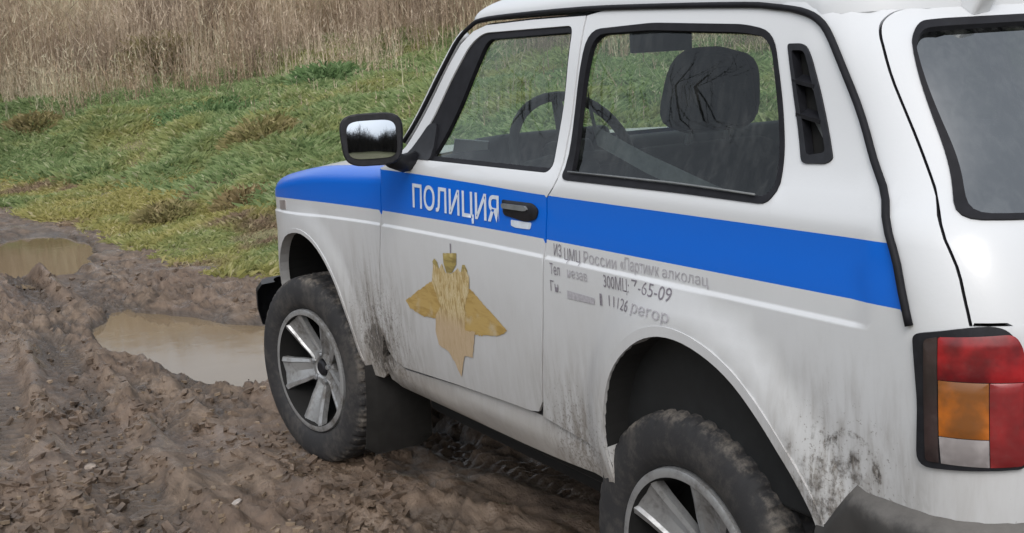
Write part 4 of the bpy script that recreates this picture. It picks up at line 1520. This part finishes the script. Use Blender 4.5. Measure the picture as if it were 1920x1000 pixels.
GREEN = [(0., (.13, .20, .08)), (.4, (.25, .335, .145)), (.75, (.37, .45, .225)), (1., (.52, .54, .34))]
YELL = [(0., (.23, .22, .07)), (.4, (.40, .375, .135)), (.75, (.52, .47, .21)), (1., (.62, .55, .33))]
BROWN = [(0.0, (0.156, 0.117, 0.081)), (0.45, (0.312, 0.234, 0.163)), (0.8, (0.481, 0.37, 0.26)), (1.0, (0.62, 0.52, 0.37))]
M['grass_edge'] = veg_mat('verge_grass', YELL, GREEN, BROWN, .4, (.66, .92))
M['grass'] = veg_mat('bank_grass', GREEN, YELL, None, .4, (.62, .95))
M['weeds'] = veg_mat('dead_weeds', [(p, tuple(min(.66, c * 1.22) for c in q)) for p, q in BROWN], [(.0, (.19, .145, .115)), (.5, (.43, .34, .265)), (1., (.66, .55, .43))], None, .3)


def grass_layer(name, label, n, rr_, smin, smax, L, W, lean, m):
    P, s = scatter(n, rr_, smin, smax)
    P = P.copy(); k = len(P)
    cl = fbm(P[:, 0] * 1.1, P[:, 1] * 1.1, 3)
    keep = rng.random(k) < np.clip(.75 + 1.2 * cl, .15, 1)
    keep &= rng.random(k) < sstep(smin - .05, smin + .55, s + .5 * fbm(P[:, 0] * 2.2, P[:, 1] * 2.2, 3)) + .02
    P = P[keep]; cl = cl[keep]; k = len(P)
    l_ = L * rng.uniform(.55, 1.35, k) * np.clip(1 + 1.3 * cl, .45, 2.0)
    az = rng.uniform(0, 2 * np.pi, k) * .6 + 3.0 * fbm(P[:, 0] * .6, P[:, 1] * .6, 2) + 1.0
    V, F, r = blades(P, l_, W * rng.uniform(.6, 1.4, k), np.clip(rng.normal(lean, .35, k), .05, 1.45), az, np.clip(rng.normal(.45, .24, k), 0, 1))
    o = link(name, fast_mesh(name, V, F, m, False, r))
    tag(o, label, kind='stuff')
    return o


grass_layer('verge_grass', 'yellowing matted grass along the edge of the muddy track', 1300000, (4.5, 21), -.10, 1.9, .075, .0065, .95, M['grass_edge'])
grass_layer('bank_grass', 'soft green grass covering the slope below the dead weeds', 1300000, (6, 27), 1.1, 9.0, .12, .009, .95, M['grass'])


def weed_layer():
    Vs, Fs, Rs = [], [], []
    k0 = 0

    def add(V, F, r):
        nonlocal k0
        Vs.append(V); Fs.append(F + k0); Rs.append(r); k0 += len(V)
    P, s = scatter(230000, (8, 38), 3.2, 17)
    s = s - 2.4 * sstep(.17, .40, -np.arctan2(P[:, 1] - CAM[2], P[:, 0] - CAM[1]))
    dens = np.clip(sstep(3.9, 7.2, s + 2.2 * fbm(P[:, 0] * .33, P[:, 1] * .33, 3)), .02, 1)
    keep = rng.random(len(P)) < dens * np.clip(.55 + .9 * fbm(P[:, 0] * 1.3 + 7, P[:, 1] * 1.3, 3), .15, 1)
    P = P[keep]; s = s[keep]; n = len(P)
    hg = rng.uniform(.45, 1.5, n) * (1 + .5 * fbm(P[:, 0] * .7, P[:, 1] * .7, 2)) * sstep(2.8, 8.0, s) + .22
    az = rng.uniform(0, 2 * np.pi, n)
    base_r = np.clip(.68 + .9 * fbm(P[:, 0] * .6, P[:, 1] * .6 + 4, 3) + rng.normal(0, .18, n), 0, 1)
    add(*stems(P, hg, rng.uniform(.008, .017, n), np.abs(rng.normal(.12, .2, n)), az, base_r))
    # side twigs, withered leaves and seed heads
    for q in range(7):
        f = rng.uniform(.15, 1., n)[:, None]
        Q = P + np.c_[np.cos(az) * hg * .08, np.sin(az) * hg * .08, hg] * f
        add(*stems(Q, hg * rng.uniform(.08, .26, n), rng.uniform(.007, .018, n), rng.uniform(.3, 1.7, n), rng.uniform(0, 2 * np.pi, n), np.clip(base_r + rng.normal(.05, .22, n), 0, 1)))
    # broken stems leaning through the stand, low tangle at its foot
    Q = P[::2]; k = len(Q)
    add(*stems(Q, rng.uniform(.3, .9, k), rng.uniform(.007, .014, k), rng.uniform(.5, 1.4, k), rng.uniform(0, 2 * np.pi, k), np.clip(base_r[::2] + .1, 0, 1)))
    o = link('dead_weeds', fast_mesh('dead_weeds', np.vstack(Vs), np.vstack(Fs), M['weeds'], False, np.concatenate(Rs)))
    tag(o, 'tall stand of dead brown weeds along the top of the bank', kind='stuff')


weed_layer()


def ground_at(px, py, dmax=60):
    """where a line of sight meets the bank"""
    d = cF + (px - 960) / CAM[0] * cR - (py - 500) / CAM[0] * cU
    o = np.array(CAM[1:4])
    t = np.arange(3, dmax, .03); p = o + d * t[:, None]
    z = bank(p[:, 0], p[:, 1], edge_s(p[:, 0], p[:, 1]))
    k = np.argmax(p[:, 2] <= z)
    return np.array([p[k, 0], p[k, 1], z[k]])


LEAFY = veg_mat('leafy_weed', [(.0, (.07, .13, .05)), (.5, (.14, .23, .09)), (1., (.25, .35, .17))], [(.0, (.07, .13, .05)), (.5, (.14, .23, .09)), (1., (.25, .35, .17))])
RUSTY = veg_mat('rusty_weed', [(.0, (.14, .11, .05)), (.5, (.26, .20, .10)), (1., (.40, .31, .18))], [(.0, (.13, .13, .05)), (.5, (.24, .225, .09)), (1., (.38, .33, .17))])


def clump(px, py, rad, hgt, n, m, name, label, cat):
    c = ground_at(px, py)
    a = rng.uniform(0, 2 * np.pi, n); r = rad * np.sqrt(rng.random(n))
    P = np.c_[c[0] + r * np.cos(a), c[1] + r * np.sin(a), np.zeros(n)]
    P[:, 2] = bank(P[:, 0], P[:, 1], edge_s(P[:, 0], P[:, 1]))
    L = hgt * (1 - .55 * (r / rad) ** 2) * rng.uniform(.6, 1.2, n)
    V, F, rr_ = blades(P, L, rng.uniform(.010, .02, n), np.clip(.25 + .8 * r / rad + rng.normal(0, .2, n), .05, 1.4), a + rng.normal(0, .5, n), np.clip(rng.normal(.5, .25, n), 0, 1))
    Q = P + np.c_[np.cos(a) * L * .2, np.sin(a) * L * .2, L * rng.uniform(.2, .7, n)]
    V2_, F2_, r2 = blades(Q, L * .35, rng.uniform(.012, .03, n), rng.uniform(.5, 1.4, n), rng.uniform(0, 2 * np.pi, n), np.clip(rng.normal(.55, .25, n), 0, 1))
    me = fast_mesh(name, np.vstack([V, V2_]), np.vstack([F, F2_ + len(V)]), m, False, np.concatenate([rr_, r2]))
    o = link(name, me)
    tag(o, label, cat)
    me.transform(Matrix.Translation(-Vector(c))); o.location = c
    return o


clump(612, 160, .48, .42, 800, LEAFY, 'leafy_weed', 'bright green leafy weed against the brown stalks, above the side mirror', 'weed')
clump(390, 215, .75, .24, 800, LEAFY, 'leafy_weed', 'low spreading dark green weed mid slope, left of the tallest green one', 'weed')
clump(485, 262, .42, .30, 700, RUSTY, 'grass_tussock', 'dark olive tussock standing alone halfway down the slope', 'tussock')
clump(462, 385, .26, .22, 600, RUSTY, 'grass_tussock', 'olive brown tussock just left of the bonnet', 'tussock')
clump(312, 410, .30, .20, 600, RUSTY, 'grass_tussock', 'rust coloured tussock in yellow grass near the track edge', 'tussock')
clump(300, 130, .55, .75, 900, RUSTY, 'dry_shrub', 'reddish brown bushy dry weed at the foot of the stalks', 'weed')
clump(60, 245, .40, .30, 600, RUSTY, 'grass_tussock', 'dark tussock at the far left of the slope', 'tussock')


# ------------------------------------------------------------------ stones, clods and litter on the mud
def px_grounds(px, py):
    d = cF + (np.asarray(px)[:, None] - 960) / CAM[0] * cR - (np.asarray(py)[:, None] - 500) / CAM[0] * cU
    o = np.array(CAM[1:4]); t = -o[2] / d[:, 2]
    for _ in range(5):
        p = o + d * t[:, None]
        z = ground_h(p[:, 0], p[:, 1])[0]; t = (z - o[2]) / d[:, 2]
    return np.c_[p[:, :2], z]


def px_ground(px, py):
    return px_grounds(np.array([px], float), np.array([py], float))[0]


M['stone'] = simple('pale_stone', (.42, .38, .35), .8, var=.3, scale=40, bumps=.3)
M['chip'] = simple('broken_chip', (.30, .25, .21), .8, var=.35, scale=40, bumps=.3)


def stone(px, py, r, flat, m, label):
    c = px_ground(px, py)
    bm = bmesh.new(); bmesh.ops.create_icosphere(bm, subdivisions=2, radius=r)
    q = rng.random(3) * 50
    for v in bm.verts:
        n = .30 * math.sin(v.co.x / r * 2.3 + q[0]) + .25 * math.sin(v.co.y / r * 2.9 + q[1]) + .2 * math.sin(v.co.z / r * 3.7 + q[2])
        v.co *= 1 + .35 * n
        v.co.z *= flat
    o = bm_obj('stone', bm, m, None, angle=30)
    o.location = (c[0], c[1], c[2] + r * flat * .35); o.rotation_euler = (.2 * rng.normal(), .2 * rng.normal(), rng.random() * 6)
    tag(o, label, 'stone', 'stones lying on the mud')


stone(607, 972, .014, .8, M['stone'], 'small pale pinkish stone, lowest one, under the front wheel')
stone(445, 945, .018, .7, M['stone'], 'pale rounded stone on wet mud left of the lowest one')
stone(170, 880, .024, .55, M['chip'], 'flat light stone at left in churned mud')
n = 260
px = rng.uniform(-40, 680, n); py = 560 + rng.random(n) ** .7 * 460
V = []; F = []
for c in px_grounds(px, py):
    if c[2] < WATER or (abs(c[1]) < .78 and c[0] < 2.5):
        continue
    r = rng.uniform(.006, .020); th = rng.random() * 6.28; k = len(V)
    nrm_t = rng.normal(0, .25, 2)
    for (u_, v_) in ((1, 0), (.3, .5), (-.8, .25), (-.9, -.3), (.2, -.5)):
        xx = (u_ * math.cos(th) - v_ * math.sin(th)) * r; yy = (u_ * math.sin(th) + v_ * math.cos(th)) * r
        V.append((c[0] + xx, c[1] + yy, c[2] + .006 + xx * nrm_t[0] + yy * nrm_t[1]))
    F.append([k + i for i in range(5)])
    for i in range(5):
        x0 = V[k + i]; V.append((x0[0], x0[1], x0[2] - .012))
    for i in range(5):
        F.append((k + i, k + 5 + i, k + 5 + (i + 1) % 5, k + (i + 1) % 5))
nc = 5200
cp = px_grounds(rng.uniform(-60, 760, nc), 470 + rng.random(nc) ** .8 * 570)
cp = cp[(cp[:, 2] > WATER + .012) & (edge_s(cp[:, 0], cp[:, 1]) < .05)]
cp = cp[rng.random(len(cp)) < np.clip(.5 + 1.5 * fbm(cp[:, 0] * 1.3, cp[:, 1] * 2, 2), .05, 1)]
base8 = np.array([(a_, b_, c_) for a_ in (-1, 1) for b_ in (-1, 1) for c_ in (-1, 1)], float)
f12 = np.array([(0, 1, 3), (0, 3, 2), (4, 6, 7), (4, 7, 5), (0, 4, 5), (0, 5, 1), (2, 3, 7), (2, 7, 6), (0, 2, 6), (0, 6, 4), (1, 5, 7), (1, 7, 3)])
k = len(cp); sz = .004 + .016 * rng.random(k) ** 2.5
W8 = base8[None] * rng.uniform(.45, 1.1, (k, 8, 3)) * sz[:, None, None] * np.array([1.5, 1, .75])
an = rng.uniform(0, 6.28, k); ca, sa = np.cos(an)[:, None], np.sin(an)[:, None]
W8 = np.stack([W8[..., 0] * ca - W8[..., 1] * sa, W8[..., 0] * sa + W8[..., 1] * ca, W8[..., 2] + W8[..., 0] * rng.normal(0, .3, k)[:, None]], -1) + cp[:, None]
tag(link('mud_crumbs', fast_mesh('mud_crumbs', W8.reshape(-1, 3), (f12[None] + 8 * np.arange(k)[:, None, None]).reshape(-1, 3), M['mud'], False)), 'crumbs of churned mud scattered over the track', kind='stuff')
lt = link('leaf_litter', np_mesh('leaf_litter', V, F, simple('litter', (.20, .15, .105), .7, var=.6, scale=9), None, False))
tag(lt, 'bits of dead leaf and chips trodden into the mud', kind='stuff')


# ------------------------------------------------------------------ bare trees across the track (seen in the windows' reflections)
M['bark'] = simple('bark', (.055, .045, .038), .9, var=.4, scale=12, bumps=.4)


def bare_tree(x, y, h, seed, label):
    rt = random.Random(seed)
    z0 = float(bank(np.array([x]), np.array([y]), edge_s(np.array([x]), np.array([y])))[0])
    root = empty('bare_tree', (x, y, z0))
    tag(root, label, 'tree', 'bare trees across the track')
    tb_, cb_ = bmesh.new(), bmesh.new()

    def grow(bm, p, d, ln, r, lev):
        pts = [p]; rad = [r]; q = p.copy(); dd = d.copy(); n = 5
        for i in range(n):
            dd = (dd + Vector((rt.gauss(0, .13), rt.gauss(0, .13), rt.gauss(.05, .08)))).normalized()
            q = q + dd * ln / n; pts.append(q.copy()); rad.append(r * (1 - .62 * (i + 1) / n))
        tube_bm(bm, pts, rad, 6 if lev < 2 else 4)
        if lev >= 4:
            return
        for k in range((6, 5, 4, 3)[lev]):
            i = rt.randint(2 if lev == 0 else 1, n); a = rt.uniform(0, 6.28); sp_ = rt.uniform(.45, 1.0)
            side = dd.orthogonal().normalized(); side.rotate(Matrix.Rotation(a, 3, dd))
            grow(cb_ if lev >= 0 else bm, pts[i], (dd + side * sp_).normalized(), ln * rt.uniform(.45, .72), rad[i] * .62, lev + 1)
    grow(tb_, Vector((0, 0, -.2)), Vector((0, 0, 1)), h * .5, h * .022, 0)
    bm_obj('trunk', tb_, M['bark'], root, smooth=True)
    bm_obj('crown', cb_, M['bark'], root, smooth=True)


bare_tree(14.2, 10.2, 9.5, 3, 'tall bare tree across the track, nearest of the row')
bare_tree(21.5, 15.0, 10.5, 8, 'bare forked tree behind the nearest one across the track')
bare_tree(24.0, 21.0, 11.0, 12, 'farthest bare tree across the track')
# leafless thickets across the track and behind the viewer: out of view, put there to darken the lower part of the reflections
def thicket(n, a0, a1, r0, r1, hb, label):
    a = rng.uniform(a0, a1, n); r = rng.uniform(r0, r1, n)
    P = np.c_[1 + r * np.cos(a), r * np.sin(a)]
    P = np.c_[P, bank(P[:, 0], P[:, 1], edge_s(P[:, 0], P[:, 1]))]
    hh = (hb + 2.4 * fbm(P[:, 0] * .35, P[:, 1] * .35, 3)) * rng.uniform(.6, 1.1, n)
    V1, F1, R1 = stems(P, hh, rng.uniform(.03, .07, n), np.abs(rng.normal(.12, .15, n)), rng.uniform(0, 6.28, n), rng.random(n))
    Q = P + np.c_[np.zeros((n, 2)), hh * rng.uniform(.2, .9, n)]
    V2_, F2_, R2 = stems(Q, hh * .3, rng.uniform(.02, .05, n), rng.uniform(.3, 1.2, n), rng.uniform(0, 6.28, n), rng.random(n))
    o = link('thicket', fast_mesh('thicket', np.vstack([V1, V2_]), np.vstack([F1, F2_ + len(V1)]), M['bark'], False, np.concatenate([R1, R2])))
    tag(o, label, kind='stuff')


thicket(26000, .10, 1.15, 14, 22, 4.0, 'leafless thicket out of view across the track, put there to darken the side window reflections')
thicket(9000, 2.45, 2.95, 15, 20, 2.0, 'leafless thicket added unseen behind the viewer as a dark shape for the side mirror')
